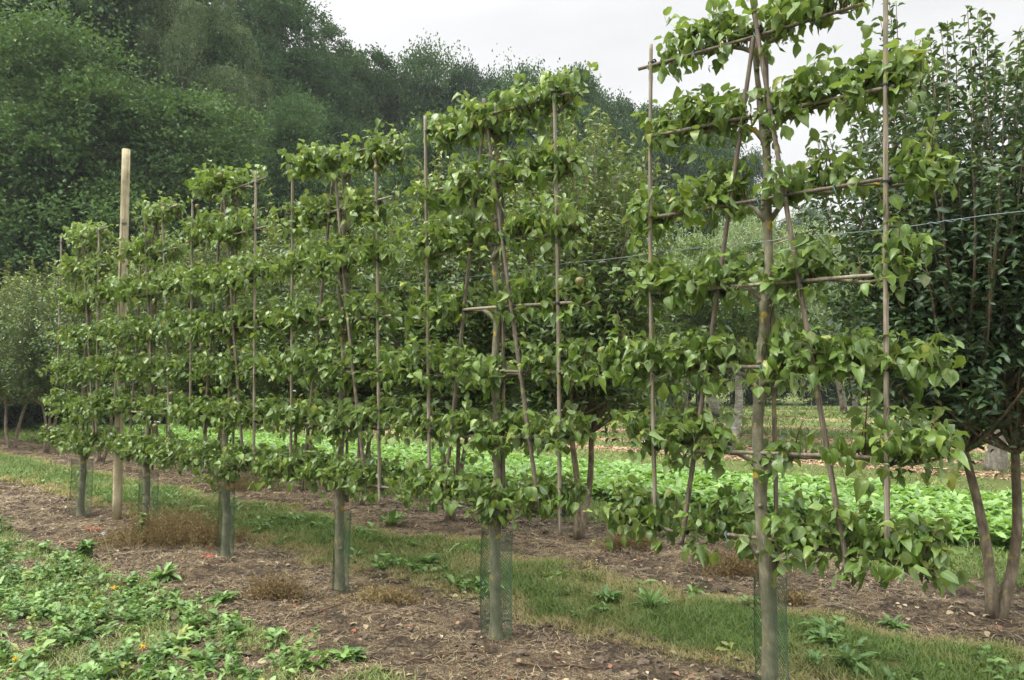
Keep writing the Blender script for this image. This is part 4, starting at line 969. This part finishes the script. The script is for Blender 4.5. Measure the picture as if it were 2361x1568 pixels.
def dandelion(px, py, hx, hy, lab, seedhead=False, seed=0):
    P = on_ground(px, py); H = P+0; d = np.hypot(*P[:2]); h = (py-hy)*np.linalg.norm(P-np.array([0, 0, CH]))/F*1.02; sx = (hx-px)*np.linalg.norm(P)/F
    t = thing('dandelion', (P[0], P[1], 0), 0, lab, 'flower', 'dandelions on thin stalks')
    k = np.linspace(0, 1, 7); tip = np.array([rgt[0]*sx, rgt[1]*sx, h])
    mb = MB(); mb.tube(tip*k[:, None]+np.outer(np.sin(k*PI)*.02, [rgt[0], rgt[1], 0]), .0026, 6, c=(.7, 0, .2)); mb.build('stalk', M['petiole'], t)
    rg = np.random.RandomState(seed); n = 46; az = rg.uniform(0, 2*PI, n); el = rg.uniform(.0 if not seedhead else -1.2, 1.3, n)
    A = np.stack([np.cos(az)*np.cos(el), np.sin(az)*np.cos(el), np.sin(el)], 1); fb = MB()
    scatter(fb, BLADE_T, np.tile(tip, (n, 1)), A, rg.normal(0, 1, (n, 3)), rg.uniform(.009, .014, n), np.full(n, .005), np.zeros((n, 2)), rg)
    fb.build('flower_head', M['tape'] if seedhead else M['flower'], t)
dandelion(268, 1450, 325, 1505-2, 'yellow dandelion flower on a long stalk near the bottom left', seed=1) if False else None
dandelion(300, 1555, 324, 1505, 'brightest yellow dandelion flower near the bottom edge at left', seed=1)
dandelion(275, 1400, 262, 1364, 'small yellow dandelion flower beside the tiny brown tussock', seed=2)
dandelion(262, 1360, 237, 1253, 'white dandelion seed head on a tall thin stalk', True, 3)
dandelion(32, 1548, 34, 1527, 'yellow flower low in the weeds at the left edge', seed=4)
dandelion(1889, 1105, 1888, 1073, 'yellow flower beside the leafy crop right of the nearest trunk', seed=5)

# orange net scraps
for px, py, lab, sd in ((462, 1282, 'scrap of orange netting on the soil left of the fourth pear trunk', 1), (222, 1226-98+104, 'scrap of orange netting on the soil near the round post', 2)):
    pass
rgx = np.random.RandomState(6)
mo = plain_mat('orange_net', (.42, .11, .05), .5)
for px, py, lab in ((480, 1281, 'crumpled scrap of orange netting beside the fourth pear trunk'), (383, 1224-100+112, 'crumpled scrap of orange netting near the big dead weed clump')):
    if lab.endswith('clump'): px, py = 210, 1222
    P = on_ground(px, py); mb = MB()
    for k in range(16):
        p = rgx.normal(0, 1, (5, 3))*[.055, .02, .008]+[0, 0, .015]; mb.tube(p[np.argsort(p[:, 0])], .0028, 4)
    o = mb.build('net_scrap', mo); o.location = (P[0], P[1], float(gz(np.array([P[0]]), np.array([P[1]]))[0])); o.rotation_euler = (0, 0, math.atan2(rgt[1], rgt[0]))
    tag(o, lab if px == 480 else 'crumpled scrap of orange netting left of the big brown dead clump', 'litter', 'scraps of orange netting')
# twigs
for k, (a, b, lab) in enumerate([((700, 1420), (880, 1362), 'thin crooked twig lying on the soil before the third pear trunk'), ((930, 1530), (1130, 1500), 'long dark twig lying on the soil in the bottom middle'),
                                 ((790, 1405), (1010, 1435), 'dry bent twig on the soil left of the middle netted trunk'), ((1180, 1540), (1420, 1550), 'dark twig along the bottom edge left of the nearest trunk')]):
    pa, pb2 = on_ground(*a), on_ground(*b); kk = np.linspace(0, 1, 9); r2 = np.random.RandomState(k)
    pts = (pb2-pa)*kk[:, None]+r2.normal(0, .012, (9, 3)); pts[:, 2] = gz(pts[:, 0]+pa[0], pts[:, 1]+pa[1])+.012
    mb = MB(); mb.tube(pts, np.linspace(.006, .003, 9), 6); o = mb.build('twig', M['shoot']); o.location = (pa[0], pa[1], 0); tag(o, lab, 'twig', 'fallen twigs')
# white plant label behind the fifth tree
P = on_row(355, 973, 4.3); mb = MB(); mb.tube([(-.09, 0, .006), (.09, 0, -.006)], [.012, .012], 4)
t = thing('plant_label', (P[0], P[1], P[2]), math.atan2(rgt[1], rgt[0])-.3, 'small white plastic plant label sticking out behind the fifth pear tree', 'label')
mb.build('label_strip', M['tape'], t)
mb = MB(); mb.tube([(-.09, 0, 0), (-.09, 0, -P[2])], [.004, .004], 6); mb.build('label_stake', M['cane'], t)
bpy.data.meshes.remove(ico)

# ------------------------------------------------------------------ 9. the air
hz = MB(); x0, x1, y0, y1, z0, z1 = -160, 130, -12, 190, -1.2, 30
v = [(x, y, z) for z in (z0, z1) for y in (y0, y1) for x in (x0, x1)]
hz.add(v, [0, 2, 3, 1, 4, 5, 7, 6, 0, 1, 5, 4, 2, 6, 7, 3, 0, 4, 6, 2, 1, 3, 7, 5], [4]*6, (.5, 0, 0))
hm = bpy.data.materials.new('haze'); hm.use_nodes = True; ht = hm.node_tree; ht.nodes.clear()
ho = ht.nodes.new('ShaderNodeOutputMaterial'); pv = ht.nodes.new('ShaderNodeVolumePrincipled')
pv.inputs['Color'].default_value = (.93, .96, 1, 1); pv.inputs['Density'].default_value = 0.0006
ht.links.new(pv.outputs[0], ho.inputs['Volume'])
tag(hz.build('haze', hm, None, False), 'thin pale summer haze filling the air', 'haze', None, 'stuff')
